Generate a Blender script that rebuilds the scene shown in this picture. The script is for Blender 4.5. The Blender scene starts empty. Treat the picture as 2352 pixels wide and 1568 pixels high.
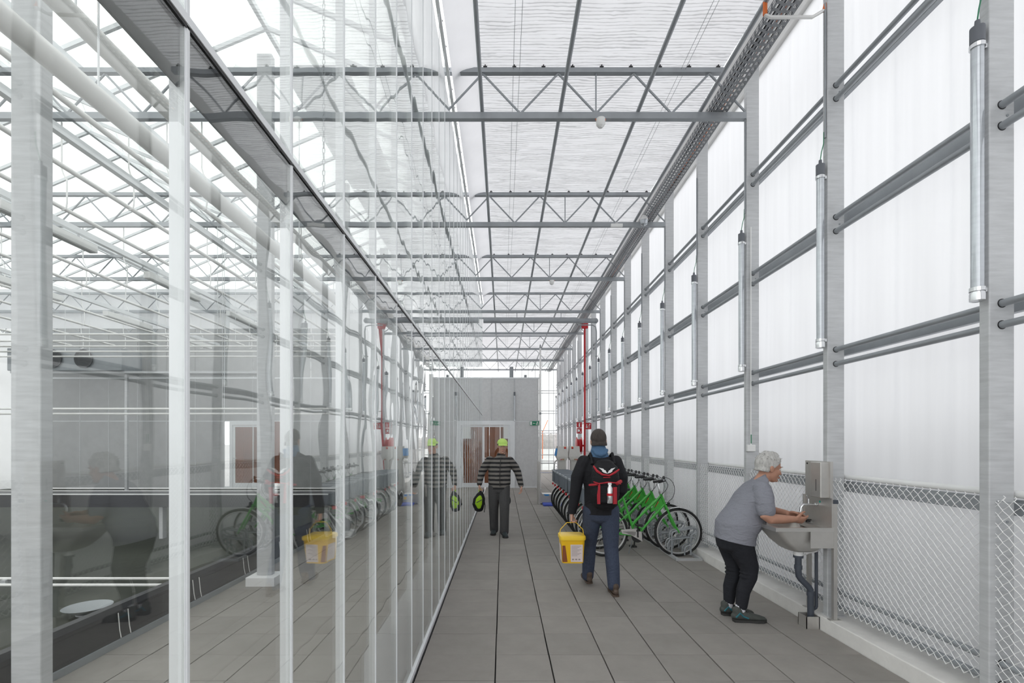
import bpy, bmesh, math, random
from mathutils import Vector, Matrix
random.seed(7)
S = bpy.context.scene
C = S.collection
PI = math.pi
EYE = 1.6

# ------------------------------------------------------------------ camera
cd = bpy.data.cameras.new('camera'); cam = bpy.data.objects.new('camera', cd); C.objects.link(cam)
cam.location = (0, 0, EYE); cam.rotation_euler = (PI/2, 0, 0)
cd.sensor_width = 36; cd.lens = 17.0
cd.shift_x = 21/2352; cd.shift_y = 232/2352
cd.clip_start = 0.05; cd.clip_end = 800
S.camera = cam
# ------------------------------------------------------------------ overcast sky
W = bpy.data.worlds.new('overcast_sky'); S.world = W; W.use_nodes = True
bg = W.node_tree.nodes['Background']
bg.inputs[0].default_value = (0.985, 0.985, 1.0, 1); bg.inputs[1].default_value = 1.9
S.view_settings.view_transform = 'Standard'; S.view_settings.look = 'None'
S.view_settings.exposure = 0.0; S.view_settings.gamma = 1.0
S.view_settings.use_curve_mapping = False
S.cycles.max_bounces = 12; S.cycles.diffuse_bounces = 5; S.cycles.glossy_bounces = 5
S.cycles.transparent_max_bounces = 24; S.cycles.transmission_bounces = 8
S.cycles.sample_clamp_indirect = 6.0

# ------------------------------------------------------------------ materials
def nodes(name):
    m = bpy.data.materials.new(name); m.use_nodes = True
    t = m.node_tree; t.nodes.clear()
    o = t.nodes.new('ShaderNodeOutputMaterial')
    return m, t, o
def mat(name, col, rough=0.6, metal=0.0, var=0.0, scale=6.0, stretch=(1, 1, 1), bump=0.0, bscale=None, spec=0.5, rnd=0.0):
    m, t, o = nodes(name)
    b = t.nodes.new('ShaderNodeBsdfPrincipled')
    b.inputs['Roughness'].default_value = rough; b.inputs['Metallic'].default_value = metal
    b.inputs['Base Color'].default_value = (*col, 1)
    b.inputs['Specular IOR Level'].default_value = spec
    t.links.new(b.outputs[0], o.inputs[0])
    if var or bump or rnd:
        tc = t.nodes.new('ShaderNodeTexCoord'); mp = t.nodes.new('ShaderNodeMapping')
        mp.inputs['Scale'].default_value = stretch
        t.links.new(tc.outputs['Object'], mp.inputs[0])
        n = t.nodes.new('ShaderNodeTexNoise'); n.inputs['Scale'].default_value = scale; n.inputs['Detail'].default_value = 5
        n.inputs['Roughness'].default_value = 0.62
        t.links.new(mp.outputs[0], n.inputs['Vector'])
        if rnd:
            oi = t.nodes.new('ShaderNodeObjectInfo')
            ml = t.nodes.new('ShaderNodeMath'); ml.operation = 'MULTIPLY'; ml.inputs[1].default_value = 37.0
            t.links.new(oi.outputs['Random'], ml.inputs[0]); n.noise_dimensions = '4D'
            t.links.new(ml.outputs[0], n.inputs['W'])
        if var or rnd:
            mr = t.nodes.new('ShaderNodeMapRange')
            mr.inputs['From Min'].default_value = 0.25; mr.inputs['From Max'].default_value = 0.75
            mr.inputs['To Min'].default_value = 1-var; mr.inputs['To Max'].default_value = 1+var
            t.links.new(n.outputs['Fac'], mr.inputs['Value'])
            mx = t.nodes.new('ShaderNodeVectorMath'); mx.operation = 'SCALE'
            mx.inputs[0].default_value = col
            src = mr.outputs[0]
            if rnd:
                m2 = t.nodes.new('ShaderNodeMapRange'); m2.inputs['To Min'].default_value = 1-rnd; m2.inputs['To Max'].default_value = 1+rnd
                t.links.new(oi.outputs['Random'], m2.inputs['Value'])
                m3 = t.nodes.new('ShaderNodeMath'); m3.operation = 'MULTIPLY'
                t.links.new(src, m3.inputs[0]); t.links.new(m2.outputs[0], m3.inputs[1]); src = m3.outputs[0]
            t.links.new(src, mx.inputs['Scale']); t.links.new(mx.outputs[0], b.inputs['Base Color'])
        if bump:
            bp = t.nodes.new('ShaderNodeBump'); bp.inputs['Strength'].default_value = bump; bp.inputs['Distance'].default_value = 0.01
            src = n
            if bscale:
                src = t.nodes.new('ShaderNodeTexNoise'); src.inputs['Scale'].default_value = bscale; src.inputs['Detail'].default_value = 4
                t.links.new(tc.outputs['Object'], src.inputs['Vector'])
            t.links.new(src.outputs['Fac'], bp.inputs['Height']); t.links.new(bp.outputs[0], b.inputs['Normal'])
    return m
def film(name, col, trans=0.7, var=0.05, scale=3.0, stretch=(1, 1, 1), wave=None, clear=0.0):
    m, t, o = nodes(name)
    d = t.nodes.new('ShaderNodeBsdfDiffuse'); r = t.nodes.new('ShaderNodeBsdfTranslucent'); mx = t.nodes.new('ShaderNodeMixShader')
    mx.inputs[0].default_value = trans
    t.links.new(d.outputs[0], mx.inputs[1]); t.links.new(r.outputs[0], mx.inputs[2])
    tc = t.nodes.new('ShaderNodeTexCoord'); mp = t.nodes.new('ShaderNodeMapping'); mp.inputs['Scale'].default_value = stretch
    t.links.new(tc.outputs['Object'], mp.inputs[0])
    n = t.nodes.new('ShaderNodeTexNoise'); n.inputs['Scale'].default_value = scale; n.inputs['Detail'].default_value = 4
    t.links.new(mp.outputs[0], n.inputs['Vector'])
    mr = t.nodes.new('ShaderNodeMapRange'); mr.inputs['From Min'].default_value = 0.3; mr.inputs['From Max'].default_value = 0.7
    mr.inputs['To Min'].default_value = 1-2*var; mr.inputs['To Max'].default_value = 1.0
    t.links.new(n.outputs['Fac'], mr.inputs['Value'])
    sc = t.nodes.new('ShaderNodeVectorMath'); sc.operation = 'SCALE'; sc.inputs[0].default_value = col
    src = mr.outputs[0]
    if wave:   # screen's woven strips, and shade of the pleat overlaps put into the colour
        wv = t.nodes.new('ShaderNodeTexWave'); wv.wave_type = 'BANDS'; wv.bands_direction = 'Y'
        wv.inputs['Scale'].default_value = wave[0]; wv.inputs['Distortion'].default_value = wave[1]
        wv.inputs['Detail'].default_value = 4; wv.inputs['Detail Scale'].default_value = 0.5; wv.inputs['Detail Roughness'].default_value = 0.7
        mp2 = t.nodes.new('ShaderNodeMapping'); mp2.inputs['Scale'].default_value = (0.35, 1, 1)
        t.links.new(tc.outputs['Object'], mp2.inputs[0]); t.links.new(mp2.outputs[0], wv.inputs['Vector'])
        rp = t.nodes.new('ShaderNodeMapRange'); rp.inputs['From Min'].default_value = 0.0; rp.inputs['From Max'].default_value = 0.3
        rp.inputs['To Min'].default_value = wave[2]; rp.inputs['To Max'].default_value = 1.0
        t.links.new(wv.outputs['Fac'], rp.inputs['Value'])
        ml = t.nodes.new('ShaderNodeMath'); ml.operation = 'MULTIPLY'
        t.links.new(src, ml.inputs[0]); t.links.new(rp.outputs[0], ml.inputs[1]); src = ml.outputs[0]
    t.links.new(src, sc.inputs['Scale'])
    t.links.new(sc.outputs[0], d.inputs[0]); t.links.new(sc.outputs[0], r.inputs[0])
    if clear:
        tr = t.nodes.new('ShaderNodeBsdfTransparent'); m2 = t.nodes.new('ShaderNodeMixShader'); m2.inputs[0].default_value = clear
        t.links.new(mx.outputs[0], m2.inputs[1]); t.links.new(tr.outputs[0], m2.inputs[2]); t.links.new(m2.outputs[0], o.inputs[0])
    else:
        t.links.new(mx.outputs[0], o.inputs[0])
    return m
def glass(name, tint=(0.955, 0.975, 0.965), f0=0.045, wav=0.0, gain=1.0, pw=4.4):
    m, t, o = nodes(name)
    lw = t.nodes.new('ShaderNodeLayerWeight'); lw.inputs['Blend'].default_value = 0.5
    p = t.nodes.new('ShaderNodeMath'); p.operation = 'POWER'; p.inputs[1].default_value = pw
    t.links.new(lw.outputs['Facing'], p.inputs[0])
    ma = t.nodes.new('ShaderNodeMath'); ma.operation = 'MULTIPLY_ADD'; ma.inputs[1].default_value = (1-f0)*gain; ma.inputs[2].default_value = f0; ma.use_clamp = True
    t.links.new(p.outputs[0], ma.inputs[0])
    tr = t.nodes.new('ShaderNodeBsdfTransparent'); tr.inputs[0].default_value = (*tint, 1)
    gl = t.nodes.new('ShaderNodeBsdfGlossy'); gl.inputs['Roughness'].default_value = 0.0; gl.inputs['Color'].default_value = (0.97, 0.985, 0.975, 1)
    mx = t.nodes.new('ShaderNodeMixShader')
    t.links.new(ma.outputs[0], mx.inputs[0]); t.links.new(tr.outputs[0], mx.inputs[1]); t.links.new(gl.outputs[0], mx.inputs[2]); t.links.new(mx.outputs[0], o.inputs[0])
    if wav:
        tc = t.nodes.new('ShaderNodeTexCoord'); oi = t.nodes.new('ShaderNodeObjectInfo')
        mp = t.nodes.new('ShaderNodeMapping'); mp.inputs['Scale'].default_value = (1, 1.4, 1.0)
        t.links.new(tc.outputs['Object'], mp.inputs[0])
        n = t.nodes.new('ShaderNodeTexNoise'); n.noise_dimensions = '4D'; n.inputs['Scale'].default_value = 2.6; n.inputs['Detail'].default_value = 1.0
        ml = t.nodes.new('ShaderNodeMath'); ml.operation = 'MULTIPLY'; ml.inputs[1].default_value = 61.0
        t.links.new(oi.outputs['Random'], ml.inputs[0]); t.links.new(ml.outputs[0], n.inputs['W']); t.links.new(mp.outputs[0], n.inputs['Vector'])
        bp = t.nodes.new('ShaderNodeBump'); bp.inputs['Strength'].default_value = 1.0; bp.inputs['Distance'].default_value = wav
        t.links.new(n.outputs['Fac'], bp.inputs['Height']); t.links.new(bp.outputs[0], gl.inputs['Normal'])
    return m
M = {}
M['galv'] = mat('galvanized_steel', (0.54, 0.55, 0.56), 0.5, 0.2, 0.13, 5, (1, 1, 9), 0.04)
M['galvpipe'] = mat('galvanized_pipe', (0.34, 0.36, 0.38), 0.45, 0.3, 0.10, 5)
M['darkgalv'] = mat('weathered_zinc', (0.30, 0.32, 0.335), 0.5, 0.3, 0.12, 5)
M['alu'] = mat('white_aluminium', (0.80, 0.82, 0.835), 0.4, 0.1, 0.03, 6)
M['whitemetal'] = mat('white_paint', (0.82, 0.82, 0.81), 0.45, 0, 0.03, 6)
M['whitepipe'] = mat('white_pipe', (0.80, 0.79, 0.77), 0.4, 0, 0.04, 3)
M['tray'] = mat('tray_zinc', (0.25, 0.26, 0.275), 0.45, 0.35, 0.12, 9)
M['tile'] = mat('concrete_tile', (0.285, 0.266, 0.246), 0.75, 0, 0.10, 5, (1, 1, 1), 0.10, 160, 0.35, rnd=0.06)
M['joint'] = mat('dark_joint', (0.035, 0.034, 0.033), 0.9)
M['concrete'] = mat('kerb_concrete', (0.74, 0.725, 0.70), 0.85, 0, 0.12, 4, (1, 1, 1), 0.12, 70, 0.2)
M['wallfilm'] = film('wall_film', (0.91, 0.92, 0.935), 0.62, 0.03, 1.5, (1, 6, 0.35))
M['seamfilm'] = film('seam_film', (0.95, 0.95, 0.96), 0.9, 0.0, 2, clear=0.45)
M['screen'] = film('pleated_screen', (0.90, 0.905, 0.92), 0.37, 0.03, 2.0, (1, 2, 1), (7.5, 6.0, 0.66))
M['hemfilm'] = film('hem_film', (0.92, 0.92, 0.94), 0.36, 0.03, 2.5)
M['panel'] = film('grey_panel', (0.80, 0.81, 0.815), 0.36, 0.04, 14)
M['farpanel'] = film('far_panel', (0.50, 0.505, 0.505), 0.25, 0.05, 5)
M['partition'] = film('partition_film', (0.86, 0.87, 0.87), 0.65, 0.05, 1.2)
M['glass'] = glass('clear_glass', (0.965, 0.975, 0.968), 0.062, 0.0014, 1.3, pw=3.6)
M['roofglass'] = glass('roof_glass', (0.97, 0.985, 0.975), 0.03)
M['doorglass'] = glass('door_glass', (0.93, 0.95, 0.94), 0.025)
M['black'] = mat('black_plastic', (0.018, 0.018, 0.02), 0.42)
M['blackliner'] = mat('black_liner', (0.022, 0.022, 0.026), 0.32, 0, 0.2, 3, bump=0.15, bscale=7)
M['rubber'] = mat('rubber', (0.02, 0.02, 0.02), 0.7)
M['chrome'] = mat('chrome', (0.72, 0.73, 0.74), 0.18, 0.95)
M['stainless'] = mat('stainless', (0.60, 0.585, 0.56), 0.30, 0.85, 0.06, 20, (1, 1, 8))
M['stainlessm'] = mat('stainless_matt', (0.56, 0.545, 0.52), 0.42, 0.7, 0.05, 14)
M['wire'] = mat('white_coated_wire', (0.93, 0.93, 0.92), 0.45)
M['pvc'] = mat('grey_pvc', (0.062, 0.072, 0.092), 0.4)
M['greycap'] = mat('grey_cap', (0.13, 0.14, 0.16), 0.5)
M['lampglass'] = mat('lamp_tube', (0.56, 0.59, 0.62), 0.12, 0.45, 0.1, 4, (1, 1, 6))
M['green'] = mat('green_paint', (0.065, 0.42, 0.055), 0.32)
M['crate'] = mat('grey_crate', (0.20, 0.225, 0.255), 0.5)
M['craterim'] = mat('crate_rim', (0.33, 0.36, 0.39), 0.5)
M['rim'] = mat('rim_alu', (0.70, 0.70, 0.70), 0.3, 0.6)
M['guard'] = mat('clear_guard', (0.62, 0.60, 0.58), 0.25, 0.1, 0.1, 12)
M['red'] = mat('red_paint', (0.55, 0.012, 0.02), 0.4)
M['redsign'] = mat('red_sign', (0.50, 0.02, 0.03), 0.5)
M['orange'] = mat('orange', (0.75, 0.17, 0.03), 0.5)
M['yellow'] = mat('bucket_yellow', (0.85, 0.50, 0.008), 0.35)
M['lid'] = mat('lid_yellow', (0.90, 0.60, 0.03), 0.35)
M['paper'] = mat('paper', (0.72, 0.62, 0.60), 0.7)
M['ink'] = mat('ink', (0.32, 0.27, 0.26), 0.8)
M['signgreen'] = mat('sign_green', (0.0, 0.22, 0.10), 0.5)
M['white'] = mat('white_plain', (0.85, 0.85, 0.85), 0.5)
M['bluemat'] = mat('blue_mat', (0.06, 0.10, 0.48), 0.6)
M['blue'] = mat('sticker_blue', (0.03, 0.25, 0.62), 0.5)
M['brown'] = mat('corten_brown', (0.24, 0.07, 0.022), 0.7, 0, 0.25, 2.5, (1, 1, 0.5))
M['soil'] = mat('greenhouse_ground', (0.022, 0.026, 0.016), 0.8, 0, 0.35, 1.5)
M['ground'] = mat('outside_ground', (0.50, 0.50, 0.49), 0.9, 0, 0.15, 0.2)
M['shade_blocker'] = mat('outside_shade_blocker', (0.22, 0.22, 0.22), 0.9, 0, 0.1, 0.6)  # for the unseen wall added to darken the lower film
M['wood'] = mat('pallet_wood', (0.42, 0.30, 0.20), 0.8, 0, 0.2, 6)
M['cable'] = mat('cable_green', (0.04, 0.22, 0.12), 0.5)
M['trees'] = mat('hazed_trees', (0.42, 0.40, 0.39), 0.9, 0, 0.2, 1)  # haze over the distant trees put into this pale colour

# ------------------------------------------------------------------ mesh builder
class MB:
    def __init__(s): s.v = []; s.f = []
    def add(s, vs, fs):
        n = len(s.v); s.v += [tuple(q) for q in vs]; s.f += [tuple(i+n for i in f) for f in fs]; return s
    def box(s, x0, x1, y0, y1, z0, z1):
        return s.add([(x0, y0, z0), (x1, y0, z0), (x1, y1, z0), (x0, y1, z0), (x0, y0, z1), (x1, y0, z1), (x1, y1, z1), (x0, y1, z1)],
                     [(3, 2, 1, 0), (4, 5, 6, 7), (0, 1, 5, 4), (1, 2, 6, 5), (2, 3, 7, 6), (3, 0, 4, 7)])
    def hexa(s, b, t):   # bottom ring and top ring of four points each
        return s.add(list(b)+list(t), [(3, 2, 1, 0), (4, 5, 6, 7), (0, 1, 5, 4), (1, 2, 6, 5), (2, 3, 7, 6), (3, 0, 4, 7)])
    def bbox(s, x0, x1, y0, y1, z0, z1, b):   # box with chamfered edges
        bm = bmesh.new(); t = MB().box(x0, x1, y0, y1, z0, z1)
        vs = [bm.verts.new(q) for q in t.v]
        for f in t.f: bm.faces.new([vs[i] for i in f])
        bmesh.ops.bevel(bm, geom=list(bm.edges), offset=b, segments=2, profile=0.5, affect='EDGES')
        bm.verts.index_update()
        s.add([q.co[:] for q in bm.verts], [[q.index for q in f.verts] for f in bm.faces]); bm.free(); return s
    def tube(s, pts, r, n=8, closed=False, cap=True):
        pts = [Vector(p) for p in pts]; k = len(pts)
        rs = r if isinstance(r, (list, tuple)) else [r]*k
        up = None; rings = []
        for i, p in enumerate(pts):
            if closed: d = pts[(i+1) % k]-pts[i-1]
            else: d = pts[min(i+1, k-1)]-pts[max(i-1, 0)]
            d.normalize()
            if up is None:
                up = Vector((0, 0, 1)) if abs(d.z) < 0.9 else Vector((1, 0, 0))
            up = up-d*up.dot(d)
            if up.length < 1e-6: up = d.orthogonal()
            up.normalize(); sd = d.cross(up)
            rings.append([p+(up*math.cos(2*PI*j/n)+sd*math.sin(2*PI*j/n))*rs[i] for j in range(n)])
        vs = [q for R in rings for q in R]; fs = []
        for i in range(k if closed else k-1):
            a = i*n; b = ((i+1) % k)*n
            for j in range(n):
                j2 = (j+1) % n; fs.append((a+j, b+j, b+j2, a+j2))
        if not closed and cap:
            fs.append(tuple(range(n))); fs.append(tuple((k-1)*n+j for j in reversed(range(n))))
        return s.add(vs, fs)
    def smooth_tube(s, pts, r, n=8, it=2):
        pts = [Vector(q) for q in pts]
        for _ in range(it):
            o = [pts[0]]
            for a, b in zip(pts, pts[1:]): o += [a*0.75+b*0.25, a*0.25+b*0.75]
            pts = o+[pts[-1]]
        return s.tube(pts, r, n)
    def bar(s, p0, p1, w, h, up=(0, 0, 1)):   # square bar between two points
        p0 = Vector(p0); p1 = Vector(p1); d = (p1-p0).normalized(); u = Vector(up)
        if abs(d.dot(u)) > 0.98: u = Vector((1, 0, 0))
        sd = d.cross(u).normalized(); u = sd.cross(d)
        q = [(-1, -1), (1, -1), (1, 1), (-1, 1)]
        return s.hexa([p0+sd*a*w/2+u*b*h/2 for a, b in q], [p1+sd*a*w/2+u*b*h/2 for a, b in q])
    def lathe(s, prof, n=16, c=(0, 0, 0), axis='z'):
        vs = []; fs = []
        for r, z in prof:
            for j in range(n):
                a = 2*PI*j/n; x, y = r*math.cos(a), r*math.sin(a)
                vs.append({'z': (c[0]+x, c[1]+y, c[2]+z), 'x': (c[0]+z, c[1]+x, c[2]+y), 'y': (c[0]+x, c[1]+z, c[2]-y)}[axis])
        for i in range(len(prof)-1):
            for j in range(n):
                j2 = (j+1) % n; fs.append((i*n+j, i*n+j2, (i+1)*n+j2, (i+1)*n+j))
        fs.append(tuple(reversed(range(n)))); fs.append(tuple((len(prof)-1)*n+j for j in range(n)))
        return s.add(vs, fs)
    def ell(s, c, r, n=14, m=10, rot=None):
        vs = []; fs = []; c = Vector(c)
        for i in range(m+1):
            t = PI*i/m
            for j in range(n):
                a = 2*PI*j/n
                q = Vector((r[0]*math.sin(t)*math.cos(a), r[1]*math.sin(t)*math.sin(a), r[2]*math.cos(t)))
                if rot: q = rot @ q
                vs.append(c+q)
        for i in range(m):
            for j in range(n):
                j2 = (j+1) % n; fs.append((i*n+j, (i+1)*n+j, (i+1)*n+j2, i*n+j2))
        return s.add(vs, fs)
    def loft(s, secs, n=16):
        # secs: (centre, half-axis vector a, half-axis vector b); closed rounded ends
        secs = [(Vector(c), Vector(a), Vector(b)) for c, a, b in secs]
        def end(i, j):
            c, a, b = secs[i]; d = (c-secs[j][0])
            d = d.normalized()*min(a.length, b.length); o = []
            for k in (0.5, 0.8, 0.97):
                q = math.sqrt(1-k*k); o.append((c+d*k*0.8, a*q, b*q))
            return o
        full = list(reversed(end(0, 1)))+secs+end(-1, -2)
        vs = []; fs = []
        for c, a, b in full:
            for j in range(n):
                t = 2*PI*j/n; vs.append(c+a*math.cos(t)+b*math.sin(t))
        k = len(full)
        for i in range(k-1):
            for j in range(n):
                j2 = (j+1) % n; fs.append((i*n+j, i*n+j2, (i+1)*n+j2, (i+1)*n+j))
        fs.append(tuple(reversed(range(n)))); fs.append(tuple((k-1)*n+j for j in range(n)))
        return s.add(vs, fs)
    def limb(s, pts, rs, n=12):
        # tapered round limb with rounded ends
        pts = [Vector(p) for p in pts]; secs = []; u = None
        for i, p in enumerate(pts):
            d = (pts[min(i+1, len(pts)-1)]-pts[max(i-1, 0)]).normalized()
            if u is None: u = d.orthogonal().normalized()
            u = (u-d*u.dot(d)).normalized(); w = d.cross(u)
            r = rs[i]; secs.append((p, u*r, w*r))
        return s.loft(secs, n)
    def move(s, dx, dy, dz): s.v = [(a+dx, b+dy, c+dz) for a, b, c in s.v]; return s
    def mesh(s, name, m, smooth=False):
        me = bpy.data.meshes.new(name); me.from_pydata(s.v, [], s.f); me.materials.append(M[m] if isinstance(m, str) else m)
        if smooth:
            me.polygons.foreach_set('use_smooth', [True]*len(me.polygons))
            try: me.set_sharp_from_angle(angle=math.radians(38))
            except Exception: pass
        me.update(); return me
    def build(s, name, m, parent=None, smooth=False, loc=None):
        return inst(name, s.mesh(name, m, smooth), parent, loc)
def inst(name, me, parent=None, loc=None, rotz=0):
    o = bpy.data.objects.new(name, me); C.objects.link(o)
    if parent is not None: o.parent = parent
    if loc: o.location = loc
    if rotz: o.rotation_euler.z = rotz
    return o
def tag(o, label, cat, group=None):
    o['label'] = label; o['category'] = cat
    if group: o['group'] = group
    return o
def thing(name, label, cat, loc=(0, 0, 0), group=None, rotz=0):
    o = bpy.data.objects.new(name, None); C.objects.link(o); o.empty_display_size = 0.1
    o.location = loc; o.rotation_euler.z = rotz
    return tag(o, label, cat, group)
def struct(name, loc=(0, 0, 0), label=None):
    o = bpy.data.objects.new(name, None); C.objects.link(o); o.location = loc; o.empty_display_size = 0.1
    o['kind'] = 'structure'
    if label: o['label'] = label
    return o
def copy_tree(o, parent=None):
    c = o.copy(); C.objects.link(c)
    if parent is not None: c.parent = parent
    for ch in list(o.children): copy_tree(ch, c)
    return c
ORD = ['first', 'second', 'third', 'fourth', 'fifth', 'sixth', 'seventh', 'eighth', 'ninth', 'tenth', 'eleventh', 'twelfth', 'thirteenth',
       'fourteenth', 'fifteenth', 'sixteenth', 'seventeenth', 'eighteenth', 'nineteenth', 'twentieth']
def arc(c, r, a0, a1, n, plane='xz'):
    o = []
    for i in range(n+1):
        a = a0+(a1-a0)*i/n; u, w = r*math.cos(a), r*math.sin(a)
        o.append({'xz': (c[0]+u, c[1], c[2]+w), 'yz': (c[0], c[1]+u, c[2]+w), 'xy': (c[0]+u, c[1]+w, c[2])}[plane])
    return o
# ================================================================== SETTING
GX = -0.617          # plane of the glass wall
WX = 3.0             # plane of the white film wall
YB, YE = -2.75, 25.7 # ends of the corridor
EW = 17.1            # end wall with the door
BAY = 1.367
COLY = [2.774+BAY*k for k in range(-3, 17)]
TRUSSY = [2.774+2*BAY*k for k in range(-1, 9)]

# ---- floor of the corridor: single concrete tiles on a dark bed
floor = struct('floor', label='grey square concrete paving tiles with dark open joints')
MB().box(-0.60, 2.72, YB, YE, -0.10, -0.032).build('bed', 'joint', floor)
xs = [-0.598]+[-0.053+0.4*k for k in range(7)]+[2.717]
tile_mesh = {}
def tile(parent, x0, x1, y0, name='tile'):
    w = round(x1-x0, 3)
    if w not in tile_mesh:
        t = MB().bbox(-(w-0.009)/2, (w-0.009)/2, -0.1985, 0.1985, -0.032, 0, 0.0022)
        tile_mesh[w] = t.mesh('tile', 'tile')
    o = inst(name, tile_mesh[w], parent, ((x0+x1)/2+random.uniform(-0.0012, 0.0012), y0+0.2, random.uniform(-0.0012, 0.0012)))
for k in range(-1, 36):
    for i in range(8): tile(floor, xs[i], xs[i+1], 3.25+0.4*k)
t = MB()
for k in list(range(-15, -1))+list(range(36, 56)):
    for i in range(8): t.box(xs[i]+0.0045, xs[i+1]-0.0045, 3.2515+0.4*k, 3.6485+0.4*k, -0.032, 0)
t.build('tile', 'tile', floor)['kind'] = 'stuff'
# ---- paved path behind the glass
floor2 = struct('floor_2', label='paved path of concrete tiles behind the glass wall')
MB().box(-3.06, -0.66, YB, 17.1, -0.10, -0.032).build('bed', 'joint', floor2)
for k in range(-5, 17):
    for i in range(6): tile(floor2, -3.06+0.4*i, -2.66+0.4*i, 3.25+0.4*k)
t = MB()
for k in list(range(-15, -5))+list(range(17, 35)):
    for i in range(6): t.box(-3.0555+0.4*i, -2.6645+0.4*i, 3.2515+0.4*k, 3.6485+0.4*k, -0.032, 0)
t.build('tile', 'tile', floor2)['kind'] = 'stuff'
g = MB().box(-18, -3.06, YB, 17.1, -0.2, -0.03).build('floor_3', 'soil'); g['kind'] = 'structure'; g['label'] = 'dark ground of the growing area'
g = MB().box(-260, 260, -60, 420, -0.6, -0.35).build('ground', 'ground'); g['kind'] = 'structure'; g['label'] = 'pale open ground outside'
# unseen parapet added outside the film wall to take light from the lower wall
g = MB().box(4.1, 4.4, YB-4, YE, -0.35, 1.85).build('wall_shade_blocker', 'shade_blocker'); g['kind'] = 'structure'
# ---- kerb
g = MB().bbox(2.72, 3.06, YB, YE, -0.05, 0.12, 0.008).build('baseboard_right', 'concrete'); g['kind'] = 'structure'; g['label'] = 'low pale concrete kerb under the film wall'

# ---- film wall on the right: vertical sheets with seams
wall = struct('wall_right', label='white translucent film wall in vertical sheets')
pw = BAY/3
pm = MB().add([(0, -pw/2, 0.125), (0, pw/2, 0.125), (0, pw/2, 5.88), (0, -pw/2, 5.88)], [(0, 1, 2, 3)]).mesh('film_sheet', 'wallfilm')
sm = MB().add([(0.006, -0.017, 0.125), (0.006, 0.017, 0.125), (0.006, 0.017, 5.88), (0.006, -0.017, 5.88)], [(0, 1, 2, 3)]).mesh('seam', 'seamfilm')
n = int((YE-YB)/pw)+1
for i in range(n):
    y = COLY[0]+pw*(i+0.5)-2*BAY
    if y > YE+0.2 or y < YB-0.3: continue
    inst('film_sheet', pm, wall, (WX, y, 0)); inst('seam', sm, wall, (WX, y+pw/2, 0))
MB().box(2.985, 3.05, YB, YE, 0.12, 0.16).build('sill_rail', 'galv', wall)
# eave flashing above the wall
g = MB().hexa([(2.62, YB, 6.02), (3.03, YB, 5.87), (3.03, YE, 5.87), (2.62, YE, 6.02)], [(2.62, YB, 6.03), (3.03, YB, 5.90), (3.03, YE, 5.90), (2.62, YE, 6.03)])
g.box(2.90, 2.94, YB, YE, 5.86, 5.92)
g = g.build('trim_1', 'whitemetal'); g['kind'] = 'structure'; g['label'] = 'white eave flashing above the film wall'

# ---- glass wall on the left
gw = struct('wall_left', label='tall reflecting glass wall with thin white mullions')
P = 0.464; Y1 = 14.3
my = [0.94+P*k for k in range(-8, 30) if 0.94+P*k < Y1]
lo = MB().box(-0.003, 0.003, 0.008, P-0.008, 0.05, 2.405).mesh('glass_pane', 'glass')
up = MB().box(-0.003, 0.003, 0.008, P-0.008, 2.428, 5.70).mesh('glass_pane', 'glass')
mu = MB().box(-0.027, 0.0035, -0.0075, 0.0075, 0.02, 5.72).box(0.0035, 0.006, -0.004, 0.004, 0.02, 5.72).mesh('mullion', 'alu')
for y in my:
    inst('mullion', mu, gw, (GX, y, 0))
    inst('glass_pane', lo, gw, (GX, y, 0)); inst('glass_pane', up, gw, (GX, y, 0))
inst('mullion', mu, gw, (GX, my[-1]+P, 0)); Y1 = my[-1]+P
MB().box(GX-0.02, GX+0.008, my[0], Y1, 2.410, 2.428).build('transom', 'alu', gw)
MB().box(GX-0.02, GX+0.006, my[0], Y1, 2.4025, 2.409).build('gasket', 'black', gw)
MB().box(GX-0.012, GX-0.006, my[0], Y1, 2.285, 2.402).build('backing_strip', 'black', gw)
MB().box(GX-0.03, GX+0.014, my[0], Y1, 0.010, 0.045).build('sill', 'alu', gw)
MB().box(GX-0.03, GX+0.020, my[0], Y1, -0.03, 0.008).build('gasket', 'black', gw)
MB().add([(GX-0.06, 2.36, 0), (GX-0.06, Y1, 0), (GX-0.06, Y1, 0.57), (GX-0.06, 2.36, 0.57)], [(0, 1, 2, 3)]).build('plinth_film', 'hemfilm', gw)
MB().box(GX-0.03, GX+0.02, my[0], Y1, 5.72, 5.745).build('head_rail', 'alu', gw)
hk = MB().tube([(0, 0, 0), (0.02, 0, 0.03), (0, 0, 0.06)], 0.005, 5).mesh('hook', 'black')
for k in range(40): inst('hook', hk, gw, (GX, 2.0+0.31*k, 5.745))

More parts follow.
